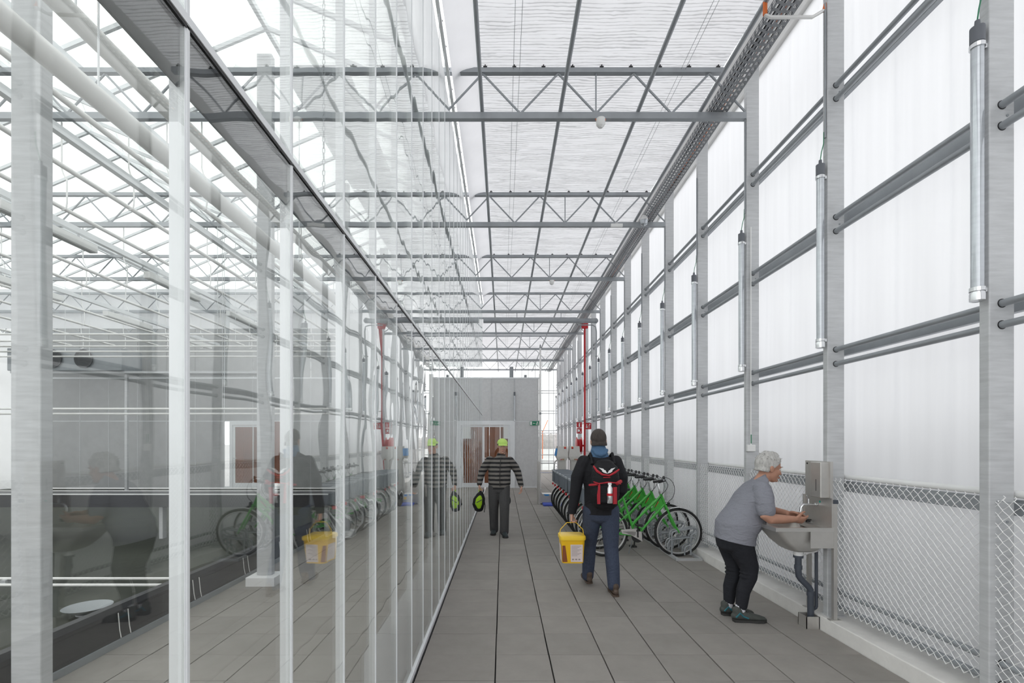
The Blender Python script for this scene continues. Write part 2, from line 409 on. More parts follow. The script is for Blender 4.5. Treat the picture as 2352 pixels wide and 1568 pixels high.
# ---- pleated screen ceiling, one section between each two trusses
ceil = struct('ceiling', label='white pleated screen drawn across the roof')
def pleats(seed):
    rnd = random.Random(seed); L = 2*BAY; rows = []; y = 0.0; ph = [rnd.uniform(0, 6) for _ in range(4)]
    k = 0
    while y < L:
        rows.append((y, (0.010 if k % 2 else -0.002)*rnd.uniform(0.5, 1.5), rnd.uniform(0, 6), rnd.uniform(0.5, 1.0))); y += rnd.uniform(0.012, 0.030); k += 1
    rows.append((L, 0, 0, 0.6)); nx = 36; b = MB(); vs = []; fs = []
    for j, (y, a, p, q) in enumerate(rows):
        for i in range(nx+1):
            x = -0.28+2.80*i/nx; fade = math.sin(PI*min(1, max(0, y/L)))
            sag = -0.018*(1-math.cos(2*PI*i/nx*3.4))*fade*0.5
            dy = (0.010*math.sin(x*3.1+ph[0]+y*2)+0.006*math.sin(x*7.3+p))*min(1, fade*3)
            vs.append((x, y+dy, a*(0.6+0.4*math.sin(x*5+p))+sag-0.012*fade))
    m = nx+1
    for j in range(len(rows)-1):
        for i in range(nx): fs.append((j*m+i, j*m+i+1, (j+1)*m+i+1, (j+1)*m+i))
    return MB().add(vs, fs).mesh('screen_section', 'screen', True)
pl = [pleats(s) for s in (1, 2, 3)]
for k, y in enumerate(TRUSSY): inst('screen_section', pl[k % 3], ceil, (0, y, 5.885))
t = MB()
vs = []; fs = []; K = 8; ny = 60
for j in range(ny+1):
    y = YB+(14.9-YB)*j/ny
    for i in range(K+1):
        u = i/K; x = -0.27-0.30*u; z = 5.86-0.02*u-0.11*u**2.2+0.006*math.sin(y*5+i)
        vs.append((x, y, z))
for j in range(ny):
    for i in range(K): fs.append((j*(K+1)+i, j*(K+1)+i+1, (j+1)*(K+1)+i+1, (j+1)*(K+1)+i))
MB().add(vs, fs).build('screen_hem', 'hemfilm', ceil, True)
for y in (14.9, 18.5, 22.1): MB().add([(-1.4, y, 5.88), (-0.27, y, 5.88), (-0.27, y+3.6, 5.88), (-1.4, y+3.6, 5.88)], [(0, 1, 2, 3)]).build('screen_section', 'screen', ceil)
t = MB()
vs = []
for x0, x1 in ((0.12, 0.19), (2.02, 2.07)):
    for x in (x0, x1): t.tube([(x, YB, 5.83), (x, YE, 5.83)], 0.0025, 4)
t.build('draw_wire', 'darkgalv', ceil)

# ---- screen strips drawn over the path behind the glass
c3 = struct('ceiling_3', label='white screen strips over the path behind the glass')
for k, y in enumerate(TRUSSY):
    if 4 < y < 13.7:
        for xa, xb in ((-0.66, -1.45), (-1.78, -2.55)):
            MB().add([(xa, y, 5.90), (xb, y, 5.90), (xb, y+2.7, 5.90), (xa, y+2.7, 5.90)], [(0, 1, 2, 3)]).build('screen_section', 'screen', c3)
# ---- end wall with panels and the door
ew = struct('wall_end', label='grey panelled partition with a glazed door at the end')
RX = 1.28; DZ = 2.30
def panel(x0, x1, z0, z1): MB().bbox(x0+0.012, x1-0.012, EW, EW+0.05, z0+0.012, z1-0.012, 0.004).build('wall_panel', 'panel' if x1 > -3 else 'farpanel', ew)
cols = [-17.0+1.02*i for i in range(16)]
DL0, DL1 = -9.9, -8.1      # glazed door seen through the greenhouse
for a, b in zip(cols, cols[1:]+[-0.80]):
    panel(a, b, 2.36, 3.86)
    if b <= DL0+0.3 or a >= DL1-0.3: panel(a, b, 0.0, 2.36)
for a, b in ((-0.80, -0.40), (-0.40, 0.41), (0.41, RX)): panel(a, b, 2.36, 3.86)
for a, b in zip(cols[:-2], cols[1:-1]): panel(a, b, 3.90, 5.95)
panel(0.41, RX, 0.0, 2.36)
t = MB().box(-17, RX, EW+0.01, EW+0.04, 2.345, 2.375).box(-17.02, RX+0.01, EW-0.01, EW+0.06, 3.855, 3.905).box(-17, -0.8, EW+0.005, EW+0.045, 0, 0.05).box(0.41, RX, EW-0.005, EW+0.045, 0, 0.05)
t.build('wall_rail', 'alu', ew)
for x in cols+[-0.40, 0.41]: MB().box(x-0.012, x+0.012, EW-0.004, EW+0.03, 0 if x not in (-0.40,) else 2.37, 3.86).build('wall_post', 'galv', ew)
MB().box(RX, RX+0.07, EW-0.03, EW+0.05, 0, 4.02).build('wall_post', 'whitemetal', ew)
# service clutter on top of the room behind the wall
MB().box(-0.5, 1.25, EW+1.2, EW+1.6, 3.9, 3.97).box(0.25, 0.40, EW+1.1, EW+1.3, 3.9, 4.45).box(0.8, 0.9, EW+1.1, EW+1.25, 3.9, 4.15).build('cable_support', 'darkgalv', ew)

def door(name, x0, x1, label):
    d = struct(name, (0, EW, 0), label)
    w = x1-x0
    MB().box(x0-0.10, x0, -0.03, 0.06, 0, DZ+0.05).box(x1, x1+0.175, -0.03, 0.06, 0, DZ+0.05).box(x0, x1, -0.03, 0.06, DZ-0.08, DZ+0.05).build('door_frame', 'alu', d)
    t = MB().box(x0+0.004, x0+0.07, -0.01, 0.035, 0.02, DZ-0.09).box(x1-0.07, x1-0.004, -0.01, 0.035, 0.02, DZ-0.09).box(x0+0.07, x1-0.07, -0.01, 0.035, 0.02, 0.17).box(x0+0.07, x1-0.07, -0.01, 0.035, DZ-0.15, DZ-0.09)
    lf = t.build('door_leaf', 'alu', d)
    MB().box(x0+0.07, x1-0.07, 0.005, 0.015, 0.17, DZ-0.15).build('glass', 'doorglass', lf)
    for z in (0.35, 1.95, 2.12): MB().tube([(x1+0.0, -0.045, z-0.05), (x1, -0.045, z+0.05)], 0.012, 8).build('hinge', 'alu', d)
    MB().tube([(x0+0.05, -0.02, 1.05), (x0+0.05, -0.07, 1.05), (x0+0.17, -0.07, 1.05)], 0.01, 6).build('door_handle', 'chrome', lf)
    return d
door('door_1', -0.72, 0.25, 'aluminium door with clear pane at the end')
door('door_2', DL0+0.35, DL1-0.35, 'glazed white door in the far greenhouse wall')
# what stands behind the door glass: rust-brown cladding of the room behind
rm = struct('wall_back', label='rust-brown boarded wall behind the door')
for i in range(8):
    MB().box(-2.2+0.42*i, -1.79+0.42*i, EW+1.9+0.02*(i % 2), EW+1.95+0.02*(i % 2), 0, 3.6).build('plank', 'brown', rm)
for i in range(5):
    MB().box(-10.6+0.42*i, -10.19+0.42*i, EW+1.9, EW+1.95, 0, 3.6).build('plank', 'brown', rm)
w = MB().box(0.02, 0.62, EW+1.82, EW+1.86, 1.75, 2.6).build('window_reflection', 'white'); w['kind'] = 'structure'; w['label'] = 'white slab standing in for a roof window reflected at the door'  # white slab imitating a bright reflection, no real window here

# ---- clear glazed gable at the very end of the side passage
gb = struct('window_2', (0, YE, 0), 'clear glazed gable at the passage end')
for x in (1.0, 1.36, 1.72, 2.08, 2.44, 2.70): MB().box(x-0.012, x+0.012, -0.02, 0.02, 0.1, 5.9).build('mullion', 'galv', gb)
for z in (4.35, 4.22, 3.27, 3.14, 2.23, 2.10, 0.95, 0.62, 0.50): MB().tube([(0.9, -0.05, z), (2.95, -0.05, z)], 0.022, 6).build('rail', 'galv', gb)
MB().box(0.9, 2.72, -0.1, 0.1, 0, 0.14).build('kerb', 'concrete', gb)
for a, b in ((1.0, 1.36), (1.36, 1.72), (1.72, 2.08), (2.08, 2.44), (2.44, 2.70)): MB().box(a+0.012, b-0.012, -0.004, 0.004, 0.14, 5.85).build('pane', 'roofglass', gb)

# ---- greenhouse roof on the left: gutters, ridges, glazing bars, panes
gr = struct('ceiling_2', label='pitched greenhouse glass roof with white glazing bars')
ZG, ZR = 6.02, 6.86
slopes = []
for g0 in (-1.0, -5.0, -9.0, -13.0):
    slopes.append((g0, g0-2.0))
    slopes.append((g0-4.0, g0-2.0))
ysb = [YB+0.6835*k for k in range(0, 30)]
for gx in (-1.0, -5.0, -9.0, -13.0, -17.0): MB().box(gx-0.06, gx+0.06, YB, 17.3, ZG-0.08, ZG).build('gutter', 'alu', gr)
for gx in (-3.0, -7.0, -11.0, -15.0): MB().box(gx-0.025, gx+0.025, YB, 17.3, ZR-0.03, ZR+0.04).build('ridge', 'alu', gr)
for s_, (a, b) in enumerate(slopes):
    bmh = MB().bar((a, 0, ZG), (b, 0, ZR), 0.035, 0.05).mesh('glazing_bar', 'alu')
    q0 = Vector((a, 0, ZG+0.03)); q1 = Vector((b, 0, ZR+0.03))
    pmh = MB().hexa([q0, q1, q1+Vector((0, BAY-0.03, 0)), q0+Vector((0, BAY-0.03, 0))], [v+Vector((0, 0, 0.004)) for v in (q0, q1, q1+Vector((0, BAY-0.03, 0)), q0+Vector((0, BAY-0.03, 0)))]).mesh('roof_pane', 'roofglass')
    for k, y in enumerate(ysb):
        inst('glazing_bar', bmh, gr, (0, y, 0))
        if k % 2 == 0: inst('roof_pane', pmh, gr, (0, y+0.015, 0))
# ---- gable film of the greenhouse far end, and the frosted partition along the path
g = struct('wall_far', label='white hanging film under the greenhouse roof')
for i in range(14):
    MB().add([(-17+i, 13.8+0.02*math.sin(i), 4.85), (-16+i, 13.8+0.02*math.sin(i+1), 4.85), (-16+i, 13.8, 5.98), (-17+i, 13.8, 5.98)], [(0, 1, 2, 3)]).build('film_sheet', 'hemfilm', g)
g = struct('wall_partition', label='frosted film partition along the greenhouse path')
for i in range(7):
    y = 8.35+1.25*i
    MB().add([(-2.78, y, 0.32), (-2.78, y+1.22, 0.32), (-2.78, y+1.22, 3.9), (-2.78, y, 3.9)], [(0, 1, 2, 3)]).build('film_sheet', 'partition', g)
    MB().box(-2.80, -2.76, y-0.03, y, 0, 3.95).build('post', 'galv', g)
g = struct('wall_outer', label='pale film wall on the far side of the greenhouse')
for i in range(16):
    y = YB+1.25*i
    MB().add([(-17.2, y, 0), (-17.2, y+1.23, 0), (-17.2, y+1.23, 6.0), (-17.2, y, 6.0)], [(0, 1, 2, 3)]).build('film_sheet', 'partition', g)
# ================================================================== STEEL FRAME
GZ = [4.635, 4.52, 3.515, 3.395, 2.39, 2.268, 0.345, 0.225]     # girt tube heights
vis = [y for y in COLY]
colm = MB().bbox(-0.072, 0.072, -0.03, 0.03, 0.12, 5.92, 0.006).mesh('post', 'galv')
holem = MB().lathe([(0.026, 0), (0.026, 0.0015)], 14, axis='y').mesh('hole', 'black')
platem = MB().box(-0.072, 0.072, -0.05, 0.05, 0.12, 0.132).mesh('base_plate', 'galv')
cond = MB().tube([(-0.08, -0.012, 4.2), (-0.08, -0.012, 5.35)], 0.008, 6).mesh('conduit', 'galvpipe')
boltm = MB().tube([(0, -0.034, 0), (0, -0.028, 0)], 0.008, 6).mesh('bolt', 'darkgalv')
front = [y for y in COLY if y > 2]
def col_label(i):
    # i counts from the nearest column in view
    special = {0: 'nearest galvanized wall column, at the right picture edge', 1: 'galvanized wall column directly behind the steel wash basin',
               2: 'galvanized wall column with a small socket box, behind the grey-haired person'}
    return special.get(i, 'galvanized steel column on the film wall, %s counted from the right picture edge' % ORD[i])
for i, y in enumerate(COLY):
    j = i-(len(COLY)-len(front))
    lab = col_label(j) if j >= 0 else 'galvanized steel wall column behind the camera position'
    c = thing('steel_column', lab, 'column', (2.832, y, 0), 'film wall columns')
    inst('post', colm, c); inst('base_plate', platem, c); inst('conduit', cond, c)
    for z in GZ: inst('hole', holem, c, (0, -0.0318, z))
    for z in (1.15, 3.455, 4.58): inst('bolt', boltm, c, (0.03, 0, z))
# tubular lamps clamped on the column sides
lt = MB().lathe([(0.030, 0), (0.030, 1.42)], 16).mesh('tube', 'lampglass', True)
lr = MB().box(-0.006, 0.012, -0.022, -0.018, 0.02, 1.40).mesh('gear_tray', 'whitemetal')
lb = MB().lathe([(0.026, -0.055), (0.036, -0.05), (0.036, -0.012), (0.033, 0.0)], 16).mesh('end_cap', 'chrome', True)
lc = MB().lathe([(0.034, 0), (0.034, 0.09), (0.014, 0.10), (0.012, 0.13)], 16).mesh('end_cap', 'greycap', True)
lk = MB().lathe([(0.037, -0.01), (0.037, 0.012)], 16).box(0.02, 0.06, -0.012, 0.012, -0.012, 0.012).mesh('clamp', 'chrome')
lw = MB().tube([(0, 0, 1.55), (0.01, 0, 1.62), (0.035, 0.01, 1.70), (0.04, 0.015, 1.8)], 0.004, 5).mesh('cable', 'cable')
for i, y in enumerate(COLY):
    if y < 2: continue
    j = i-(len(COLY)-len(front))
    l = thing('tube_lamp', ('vertical clear tube lamp with grey cap, nearest to the camera' if j == 0 else 'vertical tube lamp on the wall column behind the wash basin' if j == 1 else
              'vertical tube lamp on the %s wall column from the right picture edge' % ORD[j]), 'lamp', (2.712, y-0.01, 2.46), 'tube lamps on the wall columns')
    inst('tube', lt, l); inst('gear_tray', lr, l); inst('end_cap', lb, l); inst('end_cap', lc, l, (0, 0, 1.42)); inst('cable', lw, l)
    inst('clamp', lk, l, (0, 0, 0.012)); inst('clamp', lk, l, (0, 0, 1.40))
# girt tubes through the columns and the channels behind them
zn = ['top', 'second', 'third', 'lowest']
for k, z in enumerate(GZ):
    o = MB().tube([(2.832, YB, z), (2.832, YE, z)], 0.021, 10).build('girt_tube', 'galvpipe', None, True)
    tag(o, '%s grey tube of the %s pair running through the wall columns' % ('upper' if k % 2 == 0 else 'lower', zn[k//2]), 'tube', 'girt tubes')
for k, z in enumerate((4.64, 3.525, 2.395, 1.225)):
    o = MB().box(2.945, 2.951, YB, YE, z-0.045, z+0.045).box(2.951, 2.985, YB, YE, z+0.040, z+0.045).box(2.951, 2.985, YB, YE, z-0.045, z-0.040).build('wall_channel', 'galvpipe')
    tag(o, ['top', 'second', 'third', 'lowest'][k]+' grey steel channel carrying the white film wall', 'channel', 'wall channels')
o = MB().tube([(2.935, YB, 1.305), (2.935, YE, 1.305)], 0.022, 10).build('handrail', 'whitemetal', None, True)
tag(o, 'long white round handrail above the chain-link mesh', 'handrail')

# chain-link panels between the columns
clm2 = MB(); rows = 36; step = 1.075/rows
for i in range(44):
    pts = [(0.003*(1 if k % 2 else -1), i*0.030+(0.0315 if (k+i) % 2 else -0.0015), k*step) for k in range(rows+1)]
    clm2.tube(pts, 0.0023, 4, cap=False)
    if i % 2 == 0:   # curled wire ends along the top
        y = pts[-1][1]; clm2.tube([(0, y, 1.075), (0.006, y-0.006, 1.088), (0, y, 1.098)], 0.0023, 4)
cmesh = clm2.mesh('mesh', 'wire')
twm = MB().tube([(0.004, -0.02, 1.065), (0.004, 0.65, 1.05), (0.004, 1.33, 1.065)], 0.0022, 4).tube([(0.004, -0.02, 0.03), (0.004, 1.33, 0.03)], 0.0022, 4).tube([(0.004, -0.005, 0), (0.004, -0.005, 1.08)], 0.002, 4).mesh('tension_wire', 'galvpipe')
hkm = MB().tube([(-0.03, 1.33, 1.065), (0.0, 1.31, 1.065), (0.012, 1.30, 1.065), (0.0, 1.285, 1.065)], 0.004, 5).mesh('hook', 'chrome')
for i, y in enumerate(COLY[:-1]):
    if y < 0.9: continue
    j = i-(len(COLY)-len(front))
    lab = ('nearest white chain-link panel, cut by the right picture edge' if j < 0 else 'white chain-link panel between the wash basin and the right-hand column' if j == 0 else
           'white chain-link panel behind the grey-haired person' if j == 1 else 'white chain-link wall panel, %s counted from the right picture edge' % ORD[j+1])
    t = thing('chain_link_panel', lab, 'mesh panel', (2.795, y+0.035, 0.205), 'chain-link panels')
    o = inst('mesh', cmesh, t); o['kind'] = 'stuff'
    inst('tension_wire', twm, t); inst('hook', hkm, t)

# trusses
def truss_meshes():
    x0, x1 = -16.9, 2.76
    d = {}
    d['top'] = MB().box(x0, 2.52, -0.03, 0.03, 5.797, 5.85).mesh('top_chord', 'galvpipe')
    d['bot'] = MB().box(x0, x1, -0.03, 0.03, 5.272, 5.345).mesh('bottom_chord', 'galvpipe')
    d['d1'] = MB().tube([(0, 0, 5.345), (0.43, 0, 5.80)], 0.0125, 8).mesh('diagonal', 'galvpipe', True)
    d['d2'] = MB().tube([(0, 0, 5.345), (-0.43, 0, 5.80)], 0.0125, 8).mesh('diagonal', 'galvpipe', True)
    d['post'] = MB().tube([(0, 0, 5.345), (0, 0, 5.80)], 0.009, 8).mesh('vertical', 'galvpipe', True)
    d['clip'] = MB().box(-0.022, 0.022, -0.035, 0.035, 5.85, 5.862).box(-0.006, 0.006, -0.04, 0.04, 5.862, 5.875).mesh('clip', 'black')
    return d
D = truss_meshes()
tl = [y for y in TRUSSY if y > 1]
for y in TRUSSY:
    if y < 1: continue
    j = tl.index(y)
    t = thing('roof_truss', ('roof truss just above the picture, nearest to the camera' if j == 0 else 'nearest roof truss in view, with a white sounder below' if j == 1 else
              'grey lattice roof truss, %s in view from the camera' % ORD[j-1]), 'truss', (0, y, 0), 'roof trusses')
    inst('top_chord', D['top'], t); inst('bottom_chord', D['bot'], t)
    near = y < 20
    for k in range(-20 if near else -2, 4):
        x = 0.2+0.86*k
        inst('diagonal', D['d2'], t, (x, 0, 0))
        if x < 2.6: inst('diagonal', D['d1'], t, (x, 0, 0)) if x+0.43 < 2.6 else None
    inst('vertical', D['post'], t, (1.06, 0, 0))
    if y < 12:
        for k in range(9): inst('clip', D['clip'], t, (-0.2+0.33*k, 0, 0))
# longitudinal roof pipes
for k, x in enumerate((-0.235, 0.653, 1.54, 2.25)):
    o = MB().tube([(x, YB, 5.372), (x, YE, 5.372)], 0.022, 10).build('roof_pipe', 'galvpipe', None, True)
    tag(o, ['long grey roof pipe beside the hanging film, next to the glass', 'long grey roof pipe left of the middle of the pleated ceiling', 'long grey roof pipe right of the middle of the pleated ceiling', 'long grey roof pipe beside the perforated cable tray'][k], 'pipe', 'roof pipes')
# perforated cable tray
t = thing('cable_tray', 'long perforated metal cable tray under the roof', 'cable tray', (2.44, YB, 5.352))
L = YE-YB
b = MB()
for x in (-0.10, -0.055, -0.012, 0.012, 0.055, 0.10): b.box(x-0.008, x+0.008, 0, L, 0, 0.002)
n = int(L/0.07)
for k in range(n):
    y = 0.07*k
    for x0, x1, o in ((-0.092, -0.063, 0), (-0.047, -0.02, 0.02), (0.02, 0.047, 0.02), (0.063, 0.092, 0)): b.box(x0, x1, y+o, y+o+0.028, 0, 0.002)
    b.box(-0.004, 0.004, y, y+0.045, 0, 0.002)
b.build('tray_bottom', 'tray', t)
b = MB()
for s_ in (-1, 1):
    x = s_*0.108
    for z in (0.004, 0.028, 0.052): b.box(x-0.001, x+0.001, 0, L, z-0.005, z+0.005)
    for k in range(n): b.box(x-0.001, x+0.001, 0.07*k, 0.07*k+0.022, 0.0, 0.055)
b.build('tray_side', 'tray', t)
for k, (x, m) in enumerate(((-0.06, 'black'), (-0.02, 'pvc'), (0.02, 'orange'), (0.05, 'black'))):
    MB().tube([(x+0.012*math.sin(i*1.3+k), L*i/30, 0.012) for i in range(31)], 0.008, 5).build('cable', m, t)
# white carrying edge between tray and wall
# sounder, beacons and small white boxes on the trusses
def sounder(x, y, lab, s_=1.0):
    t = thing('sounder', lab, 'detector', (x, y, 5.27), 'white sounders')
    MB().lathe([(0.036*s_, -0.085*s_), (0.052*s_, -0.06*s_), (0.052*s_, 0.0), (0.04*s_, 0.0)], 16).build('body', 'whitemetal', t, True)
    MB().lathe([(0.018*s_, -0.10*s_), (0.036*s_, -0.085*s_)], 12).build('nozzle', 'whitemetal', t, True)
    for s2 in (-1, 1): MB().tube([(s2*0.05, 0, -0.02), (s2*0.062, 0, 0.02), (s2*0.055, 0, 0.07)], 0.005, 5).build('strap', 'orange', t)
sounder(1.11, TRUSSY[2]-0.02, 'white round sounder below the nearest roof truss')
sounder(1.11, TRUSSY[4]-0.02, 'white round sounder below the third roof truss in view')
t = thing('ceiling_box', 'flat white box on the second roof truss', 'box', (1.93, TRUSSY[3]-0.045, 5.27))
MB().bbox(-0.10, 0.10, -0.02, 0.02, -0.02, 0.035, 0.005).build('body', 'whitemetal', t); MB().box(-0.02, 0.02, -0.012, 0.012, 0.035, 0.06).build('bracket', 'galv', t)
t = thing('beacon', 'clear dome beacon under the cable tray', 'beacon', (2.33, TRUSSY[3]-0.25, 5.25))
MB().lathe([(0.02, -0.07), (0.055, -0.045), (0.062, 0.0), (0.062, 0.02)], 16).build('dome', 'lampglass', t, True); MB().lathe([(0.065, 0.02), (0.065, 0.05), (0.03, 0.10)], 16).build('mount', 'whitemetal', t, True)
# bent conduit crossing below the tray at the top of the picture
t = thing('conduit_loop', 'light grey conduit with orange ends under the cable tray', 'conduit', (2.45, 4.14, 5.24))
MB().tube([(-0.20, 0, 0.10), (-0.20, 0, 0.02), (-0.16, 0, 0.0), (0.20, 0, 0.0), (0.30, 0, 0.06), (0.31, 0, 0.10)], 0.014, 8).build('pipe', 'whitemetal', t, True)
MB().tube([(-0.205, 0, 0.02), (-0.205, 0, 0.13)], 0.018, 8).build('joint', 'orange', t); MB().tube([(0.30, 0, 0.055), (0.315, 0, 0.11)], 0.018, 8).build('joint', 'orange', t)
# large grey duct and conduit farther back
t = thing('grey_duct', 'thick horizontal grey pipe crossing the corridor below the trusses', 'pipe', (0, 13.71, 5.05))
MB().tube([(-0.55, 0, 0), (2.62, 0, 0)], 0.068, 16).build('pipe', 'galvpipe', t, True)
MB().lathe([(0.074, 2.60), (0.074, 2.66), (0.03, 2.70)], 16, axis='x').build('end_cap', 'darkgalv', t, True)
for x in (0.4, 1.65): MB().tube([(x, 0, 0.06), (x, 0, 0.224)], 0.008, 6).build('hanger', 'darkgalv', t)
t = thing('conduit', 'bent grey conduit dropping down the wall beyond the thick pipe', 'conduit', (2.1, 13.5, 0.0))
MB().tube([(0, 0, 4.88), (0.40, 0, 4.88), (0.49, 0, 4.83), (0.51, 0, 4.70), (0.51, 0, 0.0)], 0.018, 8).build('pipe', 'galvpipe', t, True)
for z in (1.2, 2.8, 4.0): MB().box(0.48, 0.54, -0.03, 0.03, z, z+0.02).build('clip', 'darkgalv', t)
# pole at the corner of the end wall
t = thing('service_pole', 'thin white service pole standing at the end wall corner', 'pole', (1.27, 16.4, 0))
MB().tube([(0, 0, 0), (0, 0, 4.85)], 0.028, 10).build('shaft', 'whitemetal', t, True); MB().lathe([(0.034, 2.55), (0.034, 2.62)], 12).lathe([(0.034, 4.80), (0.02, 4.92)], 12).build('collar', 'darkgalv', t)
MB().lathe([(0.07, 0), (0.07, 0.012)], 12).build('foot', 'darkgalv', t)
# socket box with cable on the third column
t = thing('socket_box', 'small grey socket box with thin cable on a wall column', 'socket', (2.80, COLY[5]-0.05, 1.53))
MB().bbox(-0.045, 0.045, -0.02, 0.02, -0.03, 0.045, 0.006).build('box', 'whitemetal', t)
MB().tube([(0, 0, 0.045), (0, 0, 2.5)], 0.007, 6).build('conduit', 'whitemetal', t); MB().tube([(0, -0.006, 0.06), (0, -0.006, 0.16)], 0.006, 6).build('cable', 'cable', t)

# ================================================================== GREENHOUSE BEHIND THE GLASS
gc = MB().bbox(-0.085, 0.085, -0.04, 0.04, 0.10, 6.0, 0.008).mesh('post', 'galv')
gf = MB().bbox(-0.16, 0.16, -0.14, 0.14, -0.05, 0.10, 0.006).mesh('footing', 'white')
GL = ['nearest grey greenhouse column behind the glass, at the left edge', 'grey greenhouse column on a white block, second behind the glass', 'third grey greenhouse column behind the glass', 'fourth grey greenhouse column behind the glass', 'fifth grey greenhouse column behind the glass']
for k in range(5):
    c = thing('greenhouse_column', GL[k], 'column', (-2.70, 2.774+2.734*k, 0), 'greenhouse columns'); inst('post', gc, c); inst('footing', gf, c)
# liner upstand with wire hoops
t = thing('liner_upstand', 'black plastic liner upstand along the greenhouse path', 'liner', (-3.06, YB, 0))
MB().add([(0.03, 0, 0.02), (0.0, 0, 0.26), (-0.02, 0, 0.30), (-0.06, 0, 0.31), (-0.09, 0, 0.27), (-0.10, 0, 0.0),
          (0.03, 19.8, 0.02), (0.0, 19.8, 0.26), (-0.02, 19.8, 0.30), (-0.06, 19.8, 0.31), (-0.09, 19.8, 0.27), (-0.10, 19.8, 0.0)],
         [(0, 6, 7, 1), (1, 7, 8, 2), (2, 8, 9, 3), (3, 9, 10, 4), (4, 10, 11, 5), (0, 1, 2, 3, 4, 5), (11, 10, 9, 8, 7, 6)]).build('sheet', 'blackliner', t)
MB().box(0.03, 0.05, 0, 19.8, 0, 0.05).build('edge_strip', 'darkgalv', t)
hm = MB().tube([(0.045, 0, 0.06), (0.03, 0.004, 0.12), (0.012, 0.012, 0.25)], 0.004, 5).tube([(0.045, 0.10, 0.06), (0.03, 0.104, 0.12), (0.012, 0.112, 0.25)], 0.004, 5).mesh('wire_hoop', 'whitepipe')
for k in range(14): inst('wire_hoop', hm, t, (0, 5.65+0.92*k, 0))
# two air hoses
for ax, z, lab in ((-2.45, 4.03, 'upper thick white air pipe behind the glass, under the roof'), (-2.32, 3.57, 'lower thick white air pipe behind the glass, under the roof')):
    t = thing('air_pipe', lab, 'pipe', (ax, YB, z), 'thick white air pipes')
    MB().tube([(0, 0, 0), (0, 6.84-YB, 0)], 0.058, 18).build('pipe', 'whitepipe', t, True)
    MB().tube([(0, 6.84-YB, 0), (0, 6.98-YB, 0)], 0.066, 18).build('coupling', 'alu', t, True)
    MB().tube([(0, 6.98-YB, 0), (0, 7.06-YB, 0.02), (0, 7.1-YB, 0.12), (0, 7.1-YB, 0.5)], 0.03, 10).build('elbow', 'alu', t, True)
    hg = MB().tube([(0, 0, 5.30-z), (0, 0, 0.06)], 0.006, 6).mesh('hanger', 'alu')
    for y in TRUSSY[:4]:
        if 0 < y < 7: inst('hanger', hg, t, (0, y-YB, 0))
# hanging growing-row pipes with hooks
hook = MB().tube([(0, 0, 0.98), (0, 0, 0.45), (0.02, 0, 0.38), (0.06, 0, 0.32), (0.06, 0, 0.05), (0.05, 0, -0.02), (0.0, 0, -0.03)], 0.009, 6).mesh('hook', 'whitemetal', True)
rowx = [-3.46, -3.86, -4.30, -5.07, -5.45, -6.5, -7.2, -7.9, -8.6, -9.6, -10.8, -12.0]
WORD = ['nearest', 'second', 'third', 'fourth', 'fifth', 'sixth', 'seventh', 'eighth', 'ninth', 'tenth', 'eleventh', 'farthest']
for k, x in enumerate(rowx):
    if k in (1, 4, 7):
        t = thing('lamp_rail', WORD[k]+' hanging line under the greenhouse roof: a grey lamp rail', 'rail', (x, YB, 4.30), 'hanging greenhouse lines')
        MB().box(-0.03, 0.03, 0, 16.2, -0.02, 0.05).build('rail', 'alu', t)
    else:
        t = thing('heating_pipe', WORD[k]+' hanging line under the greenhouse roof: a white pipe', 'pipe', (x, YB, 4.30), 'hanging greenhouse lines')
        MB().tube([(0, 0, 0), (0, 16.2, 0)], 0.024, 10).build('pipe', 'whitepipe', t, True)
    for y in TRUSSY[1:6]: inst('hook', hook, t, (0, y-YB+0.05, 0))
nl = 0
for k, x in enumerate((-5.45, -7.9)):
    for q in range(4):
        y = 5.2+2.2*q
        t = thing('grow_lamp', 'flat white grow lamp on the %s lamp rail, %s from the camera' % (('nearer', 'farther')[k], ORD[q]), 'lamp', (x, y, 4.18), 'grow lamps')
        MB().bbox(-0.05, 0.05, 0, 1.25, -0.06, 0.04, 0.006).build('housing', 'whitemetal', t); MB().box(-0.04, 0.04, 0.02, 1.23, -0.066, -0.06).build('diffuser', 'white', t)
        MB().box(-0.008, 0.008, 0.2, 0.22, 0.04, 0.10).box(-0.008, 0.008, 1.0, 1.02, 0.04, 0.10).build('bracket', 'galv', t)
# cross pipes
CP = [(8.36, 2.183, 'upper of the two low white cross pipes behind the glass'), (8.42, 2.10, 'lower of the two low white cross pipes behind the glass')]
for i, y in enumerate((8.22, 8.77, 9.25, 9.78, 10.35)): CP.append((y, 3.44, 'high white cross pipe behind the glass, %s from the path' % ORD[i]))
for y, z, lab in CP:
    t = thing('cross_pipe', lab, 'pipe', (-2.85, y, z), 'white cross pipes')
    MB().tube([(0, 0, 0), (-13.9, 0, 0)], 0.017, 8).build('pipe', 'whitepipe', t, True)
    for x in (-2.0, -6.0, -10.0): MB().tube([(x, 0, 0.01), (x, 0, 5.30-z)], 0.004, 5).build('hanger', 'alu', t)
for i, (y, z) in enumerate(((5.30, 0.02), (5.55, 0.02))):
    t = thing('floor_pipe', ('nearer', 'farther')[i]+' of two white pipe rails low on the growing ground', 'pipe', (-3.3, y, 0), 'floor pipes')
    MB().tube([(0, 0, z+0.02), (-13.5, 0, z+0.02)], 0.016, 8).build('pipe', 'whitepipe', t, True)
    for x in (-0.4, -2.4, -4.4, -6.4): MB().box(x-0.03, x+0.03, -0.04, 0.04, -0.03, z+0.01).build('pipe_foot', 'galv', t)
